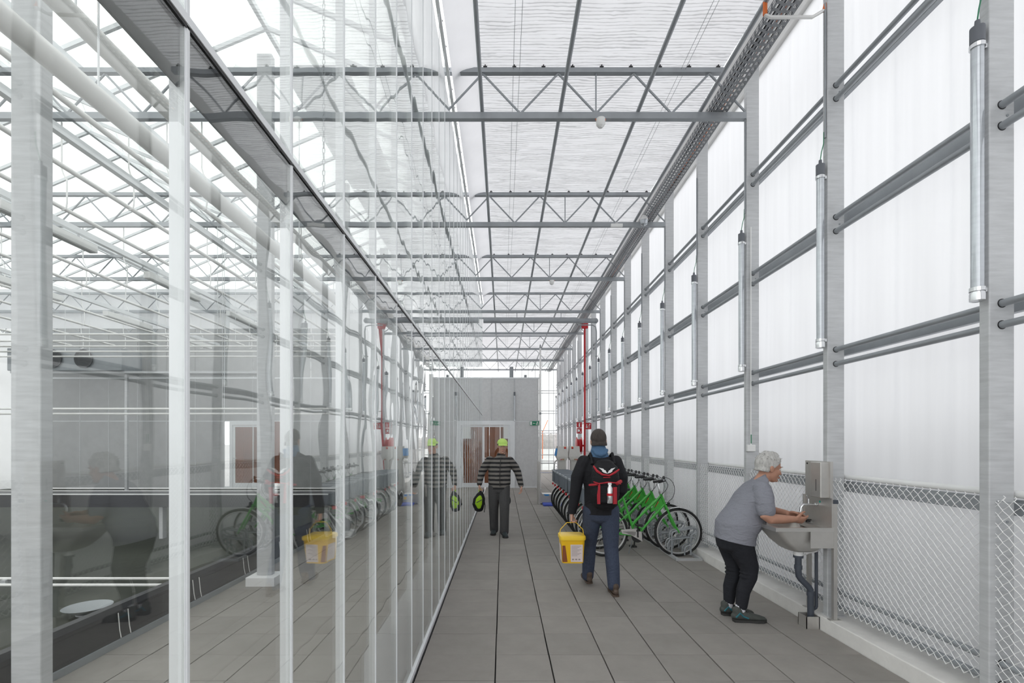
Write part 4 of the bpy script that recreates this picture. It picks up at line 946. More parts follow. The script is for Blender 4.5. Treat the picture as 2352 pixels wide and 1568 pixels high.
# ================================================================== PEOPLE
def V(*a): return Vector(a)
def fuse(mb, name, m, voxel, parent=None, smooth=4, fac=0.5):
    me = mb.mesh(name, m); ob = bpy.data.objects.new(name, me); C.objects.link(ob)
    r = ob.modifiers.new('r', 'REMESH'); r.mode = 'VOXEL'; r.voxel_size = voxel; r.use_smooth_shade = True
    if smooth:
        s_ = ob.modifiers.new('s', 'SMOOTH'); s_.iterations = smooth; s_.factor = fac
    dg = bpy.context.evaluated_depsgraph_get(); dg.update()
    nm = bpy.data.meshes.new_from_object(ob.evaluated_get(dg))
    ob.modifiers.clear(); ob.data = nm
    if not nm.materials: nm.materials.append(M[m] if isinstance(m, str) else m)
    nm.polygons.foreach_set('use_smooth', [True]*len(nm.polygons))
    bpy.data.meshes.remove(me)
    if parent is not None: ob.parent = parent
    return ob
def cut(ob, co, no):
    bm = bmesh.new(); bm.from_mesh(ob.data)
    bmesh.ops.bisect_plane(bm, geom=list(bm.verts)+list(bm.edges)+list(bm.faces), plane_co=co, plane_no=Vector(no).normalized(), clear_outer=True)
    ed = [e for e in bm.edges if e.is_boundary]
    if ed: bmesh.ops.holes_fill(bm, edges=ed, sides=0)
    bm.to_mesh(ob.data); bm.free(); return ob
def cloth(name, col, rough=0.9, scale=9.0, bump=0.35, var=0.10, fine=120):
    m, t, o = nodes(name); b = t.nodes.new('ShaderNodeBsdfPrincipled'); b.inputs['Roughness'].default_value = rough; b.inputs['Specular IOR Level'].default_value = 0.2
    tc = t.nodes.new('ShaderNodeTexCoord'); n = t.nodes.new('ShaderNodeTexNoise'); n.inputs['Scale'].default_value = scale; n.inputs['Detail'].default_value = 3; n.inputs['Distortion'].default_value = 1.2
    mp = t.nodes.new('ShaderNodeMapping'); mp.inputs['Rotation'].default_value = (0.4, 0.5, 0.3); mp.inputs['Scale'].default_value = (1, 1, 2.2)
    t.links.new(tc.outputs['Object'], mp.inputs[0]); t.links.new(mp.outputs[0], n.inputs['Vector'])
    bp = t.nodes.new('ShaderNodeBump'); bp.inputs['Strength'].default_value = bump; bp.inputs['Distance'].default_value = 0.03
    t.links.new(n.outputs['Fac'], bp.inputs['Height']); t.links.new(bp.outputs[0], b.inputs['Normal'])
    n2 = t.nodes.new('ShaderNodeTexNoise'); n2.inputs['Scale'].default_value = fine; t.links.new(tc.outputs['Object'], n2.inputs['Vector'])
    mr = t.nodes.new('ShaderNodeMapRange'); mr.inputs['To Min'].default_value = 1-var; mr.inputs['To Max'].default_value = 1+var; t.links.new(n2.outputs['Fac'], mr.inputs['Value'])
    vm = t.nodes.new('ShaderNodeVectorMath'); vm.operation = 'SCALE'; vm.inputs[0].default_value = col; t.links.new(mr.outputs[0], vm.inputs['Scale']); t.links.new(vm.outputs[0], b.inputs['Base Color'])
    t.links.new(b.outputs[0], o.inputs[0]); return m
M['skin'] = mat('skin', (0.50, 0.27, 0.19), 0.55, 0, 0.10, 14, spec=0.3)
M['skinpale'] = mat('skin_pale', (0.54, 0.32, 0.245), 0.55, 0, 0.10, 14, spec=0.3)
M['greyhair'] = mat('grey_hair', (0.50, 0.49, 0.47), 0.8, 0, 0.35, 60, (1, 1, 0.25), 0.6, 90)
M['darkhair'] = mat('dark_hair', (0.055, 0.045, 0.04), 0.8, 0, 0.3, 60, (1, 1, 0.3), 0.4, 90)
M['tshirt'] = cloth('grey_tshirt', (0.245, 0.25, 0.285), 0.9, 7.0, 0.7)
M['blackpants'] = cloth('black_trousers', (0.022, 0.023, 0.028), 0.85, 12)
M['greypants'] = cloth('grey_trousers', (0.075, 0.074, 0.075), 0.9, 8)
M['jeans'] = cloth('blue_jeans', (0.055, 0.068, 0.105), 0.9, 9, 0.3, 0.25, 60)
M['jacket'] = cloth('black_jacket', (0.018, 0.018, 0.021), 0.75, 8)
M['hood'] = cloth('blue_hood', (0.085, 0.16, 0.27), 0.9, 10)
M['shoegrey'] = mat('grey_shoe', (0.062, 0.068, 0.062), 0.7, 0, 0.2, 30, bump=0.2)
M['teal'] = mat('teal_trim', (0.02, 0.16, 0.20), 0.6)
M['sole'] = mat('dark_sole', (0.035, 0.035, 0.033), 0.8)
M['brownshoe'] = mat('brown_shoe', (0.085, 0.058, 0.042), 0.6, 0, 0.2, 20)
M['darkshoe'] = mat('dark_shoe', (0.025, 0.035, 0.038), 0.6)
M['sock'] = mat('white_sock', (0.62, 0.62, 0.66), 0.9, 0, 0.15, 50)
M['lime'] = cloth('lime_fabric', (0.55, 0.78, 0.20), 0.8, 14, 0.15)
M['limebag'] = cloth('lime_bag', (0.30, 0.52, 0.02), 0.7, 14, 0.2)
M['bagblack'] = cloth('black_bag', (0.014, 0.014, 0.016), 0.6, 14, 0.3)
M['redfab'] = mat('red_fabric', (0.42, 0.012, 0.025), 0.6)
M['eye'] = mat('eye_white', (0.75, 0.73, 0.70), 0.3)
M['iris'] = mat('iris', (0.05, 0.04, 0.03), 0.3)
M['lip'] = mat('lip', (0.42, 0.16, 0.14), 0.5)
# striped knit
m, t, o = nodes('striped_knit'); b = t.nodes.new('ShaderNodeBsdfPrincipled'); b.inputs['Roughness'].default_value = 0.95
tc = t.nodes.new('ShaderNodeTexCoord'); sp = t.nodes.new('ShaderNodeSeparateXYZ'); t.links.new(tc.outputs['Object'], sp.inputs[0])
n = t.nodes.new('ShaderNodeTexNoise'); n.inputs['Scale'].default_value = 6; t.links.new(tc.outputs['Object'], n.inputs['Vector'])
ad = t.nodes.new('ShaderNodeMath'); ad.operation = 'MULTIPLY_ADD'; ad.inputs[1].default_value = 0.02; t.links.new(n.outputs['Fac'], ad.inputs[0]); t.links.new(sp.outputs['Z'], ad.inputs[2])
ml = t.nodes.new('ShaderNodeMath'); ml.operation = 'MULTIPLY'; ml.inputs[1].default_value = 1/0.073; t.links.new(ad.outputs[0], ml.inputs[0])
fr = t.nodes.new('ShaderNodeMath'); fr.operation = 'FRACT'; t.links.new(ml.outputs[0], fr.inputs[0])
gt = t.nodes.new('ShaderNodeMath'); gt.operation = 'GREATER_THAN'; gt.inputs[1].default_value = 0.48; t.links.new(fr.outputs[0], gt.inputs[0])
mx = t.nodes.new('ShaderNodeMix'); mx.data_type = 'RGBA'; t.links.new(gt.outputs[0], mx.inputs[0]); mx.inputs[6].default_value = (0.018, 0.018, 0.02, 1); mx.inputs[7].default_value = (0.20, 0.185, 0.17, 1)
t.links.new(mx.outputs[2], b.inputs['Base Color']); t.links.new(b.outputs[0], o.inputs[0]); M['knit'] = m

def frame(fwd, up=(0, 0, 1)):
    f = Vector(fwd).normalized(); u = Vector(up); u = (u-f*u.dot(f)).normalized(); s_ = f.cross(u)   # s_ = the figure's right
    return f, u, s_
def head_shape(mb, c, fwd, up, k=1.0):
    # c = middle of the skull; adds skull, face, jaw, nose, ears
    f, u, s_ = frame(fwd, up); R = Matrix((f, s_, u)).transposed()
    P = lambda a, b_, d: Vector(c)+(f*a+s_*b_+u*d)*k
    mb.ell(P(-0.012, 0, 0.028), (0.098*k, 0.076*k, 0.092*k), 20, 14, R)
    mb.ell(P(0.028, 0, -0.035), (0.062*k, 0.062*k, 0.078*k), 18, 12, R)
    mb.ell(P(0.048, 0, -0.088), (0.036*k, 0.040*k, 0.030*k), 14, 10, R)      # chin
    mb.ell(P(0.082, 0, -0.098), (0.014*k, 0.018*k, 0.012*k), 10, 8, R)
    mb.ell(P(0.078, 0, 0.018), (0.016*k, 0.046*k, 0.012*k), 12, 8, R)        # brow
    mb.loft([(P(0.082, 0, 0.008), s_*0.009*k, f*0.008*k), (P(0.093, 0, -0.015), s_*0.010*k, f*0.012*k), (P(0.101, 0, -0.034), s_*0.014*k, f*0.014*k)], 10)   # nose
    for q in (-1, 1):
        mb.ell(P(0.092, q*0.010, -0.040), (0.010*k, 0.009*k, 0.008*k), 8, 6, R)
        mb.ell(P(0.060, q*0.036, -0.030), (0.024*k, 0.022*k, 0.022*k), 10, 8, R)       # cheek
        mb.ell(P(-0.008, q*0.076, -0.012), (0.018*k, 0.008*k, 0.031*k), 10, 8, R)       # ear
        mb.ell(P(-0.018, q*0.078, -0.004), (0.012*k, 0.010*k, 0.022*k), 8, 6, R)
    mb.ell(P(0.089, 0, -0.064), (0.010*k, 0.022*k, 0.006*k), 10, 6, R)       # lips
    mb.ell(P(0.086, 0, -0.074), (0.010*k, 0.020*k, 0.006*k), 10, 6, R)
    return P, R
def face_parts(P, R, par, k=1.0, brow='greyhair'):
    for q in (-1, 1):
        e = MB().ell(P(0.0765, q*0.031, 0.0), (0.009*k, 0.013*k, 0.0085*k), 10, 8, R).build('eye', 'eye', par, True)
        MB().ell(P(0.0838, q*0.031, -0.001), (0.0035*k, 0.0055*k, 0.0055*k), 8, 6, R).build('pupil', 'iris', e, True)
        MB().ell(P(0.088, q*0.033, 0.023), (0.006*k, 0.018*k, 0.004*k), 8, 6, R).build('eyebrow', brow, par, True)
    MB().ell(P(0.0965, 0, -0.0685), (0.005*k, 0.020*k, 0.0075*k), 10, 6, R).build('mouth', 'lip', par, True)
def hair_cap(P, R, name, m, par, k=1.0, grow=1.09, low=-0.045, voxel=0.006, front=0.062, tuft=True):
    # skull-shaped hair, cut by the hairline and the nape
    b = MB(); c = P(-0.014, 0, 0.030)
    rx, ry, rz = 0.099*k*grow, 0.077*k*grow, 0.093*k*grow
    b.ell(c, (rx, ry, rz), 30, 22, R)
    if low < -0.03:
        for q in (-1, 1): b.ell(P(-0.055, q*0.045, -0.04), (0.042*k, 0.036*k, 0.05*k), 14, 10, R)
        b.ell(P(-0.070, 0, -0.035), (0.040*k, 0.055*k, 0.062*k), 14, 10, R)
    bm = bmesh.new(); vs = [bm.verts.new(v) for v in b.v]
    for f_ in b.f: bm.faces.new([vs[i] for i in f_])
    bmesh.ops.remove_doubles(bm, verts=list(bm.verts), dist=1e-5)
    f = R.col[0]; u = R.col[2]
    for co, no in ((P(0.052, 0, 0.045), (f*0.75-u*0.66).normalized()), (P(0.0, 0, low), -u)):
        r = bmesh.ops.bisect_plane(bm, geom=list(bm.verts)+list(bm.edges)+list(bm.faces), plane_co=co, plane_no=no, clear_outer=True)
        ed = [e for e in bm.edges if e.is_boundary]
        if ed: bmesh.ops.holes_fill(bm, edges=ed, sides=0)
    bm.verts.index_update()
    o = MB().add([v.co[:] for v in bm.verts], [[v.index for v in f_.verts] for f_ in bm.faces]); bm.free()
    if tuft:
        rnd = random.Random(5)
        for i in range(70):
            a = rnd.uniform(-2.6, 2.6); el = rnd.uniform(0.25, 1.35)
            q = Vector((math.cos(el)*math.cos(a)*rx*0.97, math.cos(el)*math.sin(a)*ry*0.97, math.sin(el)*rz*0.97))
            if q.x > 0.05*k and q.z < 0.045*k: continue
            p0 = Vector(c)+R @ q; d = (R @ Vector((0.3*q.x-0.01, q.y*0.6, q.z*0.3))).normalized()
            o.limb([p0, p0+d*0.018], [0.007, 0.004], 6)
    return fuse(o, name, m, voxel, par, 2, 0.4)
def hand(mb, wrist, d, palm, thumb, k=1.0, curl=0.35):
    # d: direction wrist to knuckles, palm: palm normal, thumb: side on which the thumb leaves
    d = Vector(d).normalized(); p = Vector(palm); p = (p-d*p.dot(d)).normalized(); s_ = d.cross(p)
    if s_.dot(Vector(thumb)) < 0: s_ = -s_
    w = Vector(wrist)
    mb.loft([(w, s_*0.026*k, p*0.019*k), (w+d*0.035*k, s_*0.036*k, p*0.017*k), (w+d*0.075*k, s_*0.041*k, p*0.015*k), (w+d*0.092*k, s_*0.039*k, p*0.012*k)], 14)
    for i, (off, ln) in enumerate(((0.030, 0.072), (0.010, 0.080), (-0.011, 0.074), (-0.030, 0.058))):
        q = w+d*0.088*k+s_*off*k; dirc = (d+s_*off*0.8).normalized(); pts = [q-d*0.02*k, q]; c = curl*(1+0.12*i)
        for j, fr_ in enumerate((0.44, 0.31, 0.25)):
            ang = c*(j+1)*0.85; dv = dirc*math.cos(ang)+p*math.sin(ang); pts.append(pts[-1]+dv*ln*fr_*k)
        mb.limb(pts, [0.0095*k, 0.0095*k, 0.0088*k, 0.008*k, 0.007*k], 8)
    t0 = w+d*0.025*k+s_*0.028*k
    mb.limb([t0, t0+(d*0.6+s_*0.75+p*0.35).normalized()*0.038*k, t0+(d*0.75+s_*0.62+p*0.45).normalized()*0.068*k, t0+(d*0.95+s_*0.45+p*0.55).normalized()*0.092*k], [0.014*k, 0.012*k, 0.0105*k, 0.009*k], 8)
def shoe(heel, fwd, L, parent, upper='shoegrey', solem='sole', trim=None, pitch=0.0, W=0.05, high=0.085, laces=True):
    f = Vector((fwd[0], fwd[1], 0)).normalized(); s_ = Vector((f.y, -f.x, 0)); u = Vector((0, 0, 1))
    if pitch:
        R = Matrix.Rotation(pitch, 3, s_); f = R @ f; u = R @ u
    h = Vector(heel); P = lambda a, b_, c: h+f*a*L+s_*b_+u*c
    b = MB()
    b.loft([(P(0.04, 0, 0.05), s_*W*0.62, u*0.030), (P(0.16, 0, 0.055), s_*W*0.72, u*0.042), (P(0.38, 0, 0.052), s_*W*0.78, u*0.042), (P(0.62, 0, 0.042), s_*W*0.98, u*0.030), (P(0.82, 0, 0.034), s_*W*0.92, u*0.022), (P(0.94, 0, 0.028), s_*W*0.6, u*0.016)], 16)
    b.loft([(P(0.17, 0, 0.055), f*0.042, s_*W*0.7), (P(0.15, 0, high), f*0.046, s_*W*0.74), (P(0.145, 0, high+0.02), f*0.046, s_*W*0.74)], 14)
    sh = fuse(b, 'shoe', upper, 0.006, parent, 3)
    sb = MB()
    ring = [(0.0, 0.0), (0.03, 0.7), (0.2, 0.82), (0.45, 0.80), (0.68, 1.08), (0.86, 1.0), (0.97, 0.6), (1.0, 0.0)]
    pr = [(a, w_) for a, w_ in ring]+[(a, -w_) for a, w_ in reversed(ring[1:-1])]
    n_ = len(pr); vs = [P(a, w_*W, 0.0) for a, w_ in pr]+[P(a, w_*W*1.0, 0.022+0.008*max(0, a-0.85)*6) for a, w_ in pr]
    fs = [tuple(reversed(range(n_))), tuple(range(n_, 2*n_))]+[(i, (i+1) % n_, n_+(i+1) % n_, n_+i) for i in range(n_)]
    MB().add(vs, fs).build('sole', solem, sh)
    if laces:
        lc_ = MB()
        for i in range(4):
            a = 0.36+0.085*i; z = 0.094-0.013*i
            lc_.tube([P(a, -W*0.45, z-0.006), P(a+0.02, 0, z+0.004), P(a+0.05, W*0.45, z-0.006)], 0.004, 5)
        lc_.build('laces', 'black', sh)
    if trim:
        tb = MB()
        for q in (-1, 1): tb.tube([P(0.06, q*W*0.72, 0.045), P(0.18, q*W*0.76, 0.085), P(0.28, q*W*0.79, 0.055), P(0.42, q*W*0.84, 0.04)], 0.007, 6)
        tb.build('trim', trim, sh)
    return sh

# ------------------------------------------------------------------ person washing hands
w = thing('person', 'grey-haired person in grey T-shirt washing hands at the steel basin', 'person', (2.12, 4.42, 0))
CY = 4.43
body = MB()
P, R = head_shape(body, (2.437, CY, 1.372), (0.95, -0.03, -0.20), (0.12, 0, 1), 1.08)
body.limb([(2.335, CY, 1.19), (2.365, CY, 1.25), (2.41, CY, 1.31)], [0.068, 0.060, 0.060])
body.loft([((2.13, CY, 0.74), (0.13, 0, 0), (0, 0.17, 0)), ((2.17, CY, 0.88), (0.16, 0, 0), (0, 0.16, 0)), ((2.22, CY, 1.03), (0.13, 0, 0.03), (0, 0.15, 0)), ((2.28, CY, 1.17), (0.10, 0, 0.05), (0, 0.15, 0)), ((2.32, CY, 1.215), (0.06, 0, 0.03), (0, 0.11, 0))], 16)
# arms: near (right) and far (left)
aN = [(2.285, 4.265, 1.165), (2.265, 4.19, 1.06), (2.265, 4.165, 0.965), (2.30, 4.165, 0.945), (2.42, 4.18, 0.937), (2.535, 4.205, 0.934)]
body.limb(aN, [0.056, 0.05, 0.046, 0.046, 0.040, 0.029])
aF = [(2.34, 4.565, 1.14), (2.35, 4.62, 1.07), (2.38, 4.62, 1.0), (2.42, 4.58, 0.99), (2.48, 4.46, 0.977), (2.545, 4.32, 0.965)]
body.limb(aF, [0.055, 0.048, 0.044, 0.044, 0.038, 0.028])
hand(body, (2.53, 4.205, 0.934), (0.95, 0.10, -0.12), (0.05, 0.75, 0.45), (0, -0.2, 1), 0.98, 0.42)
hand(body, (2.54, 4.325, 0.966), (0.93, -0.42, -0.05), (-0.05, -0.6, -0.75), (0, -0.6, 0.7), 0.98, 0.42)
hN, kN, fN = V(2.128, 4.36, 0.76), V(2.205, 4.345, 0.43), V(2.135, 4.345, 0.09)
hF, kF, fF = V(2.11, 4.52, 0.76), V(2.15, 4.505, 0.42), V(2.10, 4.50, 0.09)
for h, k_, f_ in ((hN, kN, fN), (hF, kF, fF)): body.limb([h, (h+k_)/2, k_, (k_+f_)/2, f_, f_+V(0.05, 0, -0.045), f_+V(0.12, 0, -0.06)], [0.088, 0.072, 0.048, 0.044, 0.033, 0.028, 0.02])
bd = fuse(body, 'body', 'skin', 0.0055, w, 4, 0.45)
bd.matrix_parent_inverse = Matrix.Translation(-w.location)
def sub(o, root=w): o.matrix_parent_inverse = Matrix.Translation(-root.location); return o
fp = bpy.data.objects.new('face_root', None)
face_parts(P, R, bd, 1.08)
hair_cap(P, R, 'hair', 'greyhair', bd, 1.08, 1.085, -0.045)
bpy.data.objects.remove(fp)
sh = MB()
sh.loft([((2.118, CY, 0.60), (0.172, 0, 0.028), (0, 0.20, 0)), ((2.122, CY, 0.715), (0.174, 0, 0.028), (0, 0.20, 0)), ((2.135, CY, 0.77), (0.180, 0, 0.02), (0, 0.205, 0)), ((2.175, CY, 0.88), (0.213, 0, 0.0), (0, 0.212, 0)), ((2.20, CY, 0.96), (0.195, 0, 0.02), (0, 0.20, 0)), ((2.225, CY, 1.04), (0.165, 0, 0.04), (0, 0.19, 0)), ((2.27, CY, 1.16), (0.128, 0, 0.055), (0, 0.20, 0)), ((2.305, CY, 1.225), (0.095, 0, 0.055), (0, 0.17, 0)), ((2.33, CY, 1.262), (0.062, 0, 0.04), (0, 0.095, 0))], 24)
sh.limb([(2.295, 4.285, 1.19), (2.285, 4.225, 1.12), (2.275, 4.195, 1.055), (2.278, 4.18, 1.005)], [0.078, 0.079, 0.076, 0.075], 16)
sh.limb([(2.34, 4.57, 1.155), (2.35, 4.635, 1.09), (2.36, 4.65, 1.03)], [0.076, 0.076, 0.07], 16)
cut(fuse(sh, 'tshirt', 'tshirt', 0.007, bd, 4), (2.112, CY, 0.703), (-0.06, 0, -0.322))
tr = MB()
for h, k_, f_ in ((hN, kN, fN), (hF, kF, fF)):
    f2 = f_+(k_-f_)*0.12
    tr.limb([h+V(-0.01, 0, 0.02), h*0.6+k_*0.4, k_+V(0.012, 0, 0.04), k_+V(0.005, 0, -0.04), k_*0.45+f2*0.55+V(-0.012, 0, 0), f2], [0.116, 0.106, 0.078, 0.070, 0.060, 0.050], 16)
    for q in range(3): tr.tube([Vector((x, y_, 0))*1+V(k_.x, k_.y, k_.z-0.03+0.035*q) for x, y_ in [(0.074*math.cos(a), 0.07*math.sin(a)) for a in [2*PI*i/14 for i in range(14)]]], 0.006, 5, True)
tr.loft([((2.10, CY, 0.70), (0.135, 0, 0), (0, 0.175, 0)), ((2.12, CY, 0.80), (0.145, 0, 0), (0, 0.175, 0))], 18)
fuse(tr, 'trousers', 'blackpants', 0.007, bd, 4)
for f_, hx, hy in ((fN, 2.058, 4.335), (fF, 2.03, 4.50)):
    MB().limb([f_+V(0, 0, -0.02), f_+V(0.0, 0, 0.05)], [0.040, 0.043], 12).build('sock', 'sock', bd, True)
    shoe((hx, hy, 0.0), (0.99, -0.06, 0), 0.295, bd, 'shoegrey', 'sole', 'teal')
for ch in bd.children: pass

# ------------------------------------------------------------------ person walking away with backpack
p2 = thing('person', 'person in black jacket and jeans walking away with a backpack', 'person', (1.06, 5.2, 0))
Y0 = 5.22
body = MB()
P, R = head_shape(body, (1.035, Y0+0.03, 1.615), (0.0, 1, -0.05), (0, 0.0, 1), 1.05)
body.limb([(1.04, Y0-0.01, 1.40), (1.038, Y0+0.0, 1.47), (1.036, Y0+0.01, 1.55)], [0.066, 0.058, 0.058])
body.loft([((1.06, Y0, 0.86), (0.16, 0, 0), (0, 0.10, 0)), ((1.055, Y0, 1.05), (0.14, 0, 0), (0, 0.10, 0)), ((1.05, Y0, 1.28), (0.17, 0, 0), (0, 0.11, 0)), ((1.045, Y0, 1.40), (0.12, 0, 0), (0, 0.07, 0))], 16)
aL = [V(0.865, Y0, 1.385), V(0.80, Y0-0.01, 1.22), V(0.785, Y0-0.02, 1.09), V(0.765, Y0-0.005, 0.96), V(0.745, Y0+0.01, 0.84)]
aR = [V(1.225, Y0, 1.385), V(1.275, Y0-0.03, 1.22), V(1.275, Y0-0.03, 1.09), V(1.25, Y0+0.08, 1.02), V(1.20, Y0+0.18, 0.98)]
body.limb(aL, [0.055, 0.048, 0.042, 0.038, 0.028]); body.limb(aR, [0.055, 0.048, 0.042, 0.038, 0.028])
hand(body, (0.745, Y0+0.01, 0.845), (-0.02, 0.05, -1), (1, -0.1, 0), (0, 1, 0), 1.0, 0.95)
hand(body, (1.20, Y0+0.18, 0.98), (-0.5, 0.8, -0.1), (-0.7, -0.4, 0), (0, 0, 1), 1.0, 0.5)
hL, kL, fL = V(0.97, Y0+0.01, 0.86), V(0.965, 5.40, 0.47), V(0.955, 5.44, 0.10)
hR, kR, fR = V(1.15, Y0, 0.86), V(1.165, 5.20, 0.46), V(1.165, 5.075, 0.10)
for h, k_, f_, fo in ((hL, kL, fL, V(0.0, 0.12, -0.06)), (hR, kR, fR, V(0, 0.12, -0.06))): body.limb([h, (h+k_)/2, k_, (k_+f_)/2, f_, f_+V(0, 0.05, -0.045), f_+fo], [0.09, 0.078, 0.055, 0.05, 0.034, 0.028, 0.02])
bd2 = fuse(body, 'body', 'skinpale', 0.0065, p2, 4, 0.45); sub(bd2, p2)
face_parts(P, R, bd2, 1.05, 'darkhair')
hair_cap(P, R, 'hair', 'darkhair', bd2, 1.05, 1.06, -0.05, 0.007, tuft=False)
jk = MB()
jk.loft([((1.06, Y0, 0.75), (0.17, 0, 0), (0, 0.125, 0)), ((1.06, Y0, 0.86), (0.175, 0, 0), (0, 0.125, 0)), ((1.06, Y0, 0.92), (0.18, 0, 0), (0, 0.13, 0)), ((1.055, Y0, 1.10), (0.178, 0, 0), (0, 0.128, 0)), ((1.05, Y0, 1.30), (0.195, 0, 0), (0, 0.13, 0)), ((1.045, Y0, 1.40), (0.165, 0, 0), (0, 0.105, 0)), ((1.04, Y0, 1.455), (0.10, 0, 0), (0, 0.085, 0))], 22)
jk.limb([aL[0]+V(0.02, 0, 0.01)]+aL[1:], [0.082, 0.070, 0.062, 0.056, 0.048], 14); jk.limb([aR[0]+V(-0.02, 0, 0.01)]+aR[1:], [0.082, 0.070, 0.062, 0.056, 0.048], 14)
cut_j = fuse(jk, 'jacket', 'jacket', 0.008, bd2, 4); cut(cut_j, (0, 0, 0.832), (0, 0, -1))
hd = MB()
hd.loft([((1.04, Y0-0.005, 1.445), (0.105, 0, 0), (0, 0.088, 0)), ((1.037, Y0+0.0, 1.50), (0.092, 0, 0), (0, 0.085, 0)), ((1.036, Y0+0.01, 1.545), (0.078, 0, 0), (0, 0.078, 0))], 18)
hd.limb([(0.97, Y0-0.05, 1.52), (1.0, Y0-0.085, 1.48), (1.04, Y0-0.095, 1.47), (1.08, Y0-0.085, 1.48), (1.11, Y0-0.05, 1.52)], [0.02, 0.024, 0.026, 0.024, 0.02], 10)
fuse(hd, 'hood', 'hood', 0.007, bd2, 4)
jn = MB()
for h, k_, f_ in ((hL, kL, fL), (hR, kR, fR)):
    jn.limb([h+V(0, 0, 0.02), h*0.6+k_*0.4, k_, k_*0.5+f_*0.5+V(0, -0.012, 0), f_+V(0, 0, -0.005)], [0.108, 0.098, 0.078, 0.072, 0.064], 16)
jn.loft([((1.06, Y0, 0.82), (0.165, 0, 0), (0, 0.118, 0)), ((1.06, Y0, 0.92), (0.165, 0, 0), (0, 0.115, 0))], 18)
fuse(jn, 'jeans', 'jeans', 0.007, bd2, 4)
shoe((0.965, 5.36, 0.03), (-0.06, 1, 0), 0.29, bd2, 'brownshoe', 'brownshoe', None, 0.10, 0.047, 0.09, False)
shoe((1.172, 5.0, 0.0), (0.05, 1, 0), 0.29, bd2, 'brownshoe', 'brownshoe', None, 0.0, 0.047, 0.09, False)
# backpack
bp_ = thing('backpack', 'black backpack with red piping, white wing emblem and a silver bottle', 'backpack', (1.06, Y0-0.14, 0.95))
b = MB(); ys = -0.075
b.loft([((0, ys+0.02, 0.01), (0.125, 0, 0), (0, 0.075, 0)), ((0, ys+0.01, 0.10), (0.148, 0, 0), (0, 0.098, 0)), ((0, ys+0.01, 0.28), (0.15, 0, 0), (0, 0.10, 0)), ((0, ys+0.02, 0.39), (0.135, 0, 0), (0, 0.085, 0)), ((0, ys+0.03, 0.43), (0.10, 0, 0), (0, 0.06, 0))], 22)
b.loft([((0.0, ys-0.085, 0.05), (0.10, 0, 0), (0, 0.035, 0)), ((0.0, ys-0.09, 0.20), (0.105, 0, 0), (0, 0.035, 0))], 16)
fuse(b, 'pack_body', 'bagblack', 0.008, bp_, 3)
yb = ys-0.128
pk = MB().tube([(-0.10, yb+0.01, 0.03), (-0.105, yb, 0.12), (-0.085, yb, 0.235), (0.0, yb-0.002, 0.25), (0.10, yb, 0.24), (0.135, yb+0.03, 0.23)], 0.0065, 6)
pk.tube([(-0.135, yb+0.05, 0.25), (-0.09, yb+0.02, 0.235), (0.0, yb, 0.245)], 0.0065, 6).build('piping', 'redfab', bp_)
MB().box(-0.098, -0.078, yb-0.003, yb+0.012, 0.03, 0.22).build('strap', 'redfab', bp_); MB().box(0.052, 0.09, yb-0.003, yb+0.012, 0.03, 0.20).build('strap', 'redfab', bp_)
MB().tube([(-0.165, ys-0.0, 0.21), (-0.10, ys-0.092, 0.225)], 0.012, 6).build('strap', 'redfab', bp_)
MB().tube([(0.10, ys-0.092, 0.235), (0.155, ys-0.02, 0.25)], 0.02, 6).build('strap', 'redfab', bp_)
yt = ys-0.093
em = MB()
for q in (-1, 1):
    em.hexa([(0, yt, 0.335), (q*0.05, yt+0.004, 0.365), (q*0.085, yt+0.012, 0.395), (q*0.04, yt+0.003, 0.385)], [(0, yt-0.004, 0.335), (q*0.05, yt, 0.365), (q*0.085, yt+0.008, 0.395), (q*0.04, yt-0.001, 0.385)])
    em.hexa([(0, yt, 0.335), (q*0.035, yt+0.002, 0.345), (q*0.055, yt+0.004, 0.36), (q*0.02, yt, 0.37)], [(0, yt-0.006, 0.335), (q*0.035, yt-0.004, 0.345), (q*0.055, yt-0.002, 0.36), (q*0.02, yt-0.006, 0.37)])
em.build('wing_emblem', 'white', bp_)
rd = MB()
rd.tube([(-0.13, yt+0.05, 0.41), (-0.10, yt+0.02, 0.36), (-0.05, yt+0.0, 0.325), (0.02, yt-0.003, 0.315), (0.08, yt+0.006, 0.345), (0.13, yt+0.04, 0.375)], [0.008, 0.014, 0.011, 0.010, 0.012, 0.008], 6)
rd.build('emblem_band', 'redfab', bp_); MB().tube([(-0.04, yt-0.004, 0.295), (0.03, yt-0.004, 0.295)], 0.005, 6).build('emblem_line', 'redfab', bp_)
for x in (-0.115, 0.115): MB().tube([(x, 0.02, 0.42), (x, 0.12, 0.53), (x, 0.28, 0.48), (x*1.1, 0.30, 0.25), (x*1.15, 0.12, 0.05)], 0.018, 8).build('shoulder_strap', 'bagblack', bp_, True)
bt = MB().lathe([(0.026, 0), (0.029, 0.01), (0.029, 0.15), (0.018, 0.17), (0.016, 0.19)], 16, (0.016, yb-0.012, 0.04)).build('bottle', 'chrome', bp_, True)
MB().lathe([(0.0296, 0.075), (0.0296, 0.10)], 16, (0.016, yb-0.012, 0.04)).build('bottle_label', 'red', bt)
MB().lathe([(0.0185, 0), (0.0185, 0.02)], 12, (0.016, yb-0.012, 0.225)).build('bottle_cap', 'white', bt)
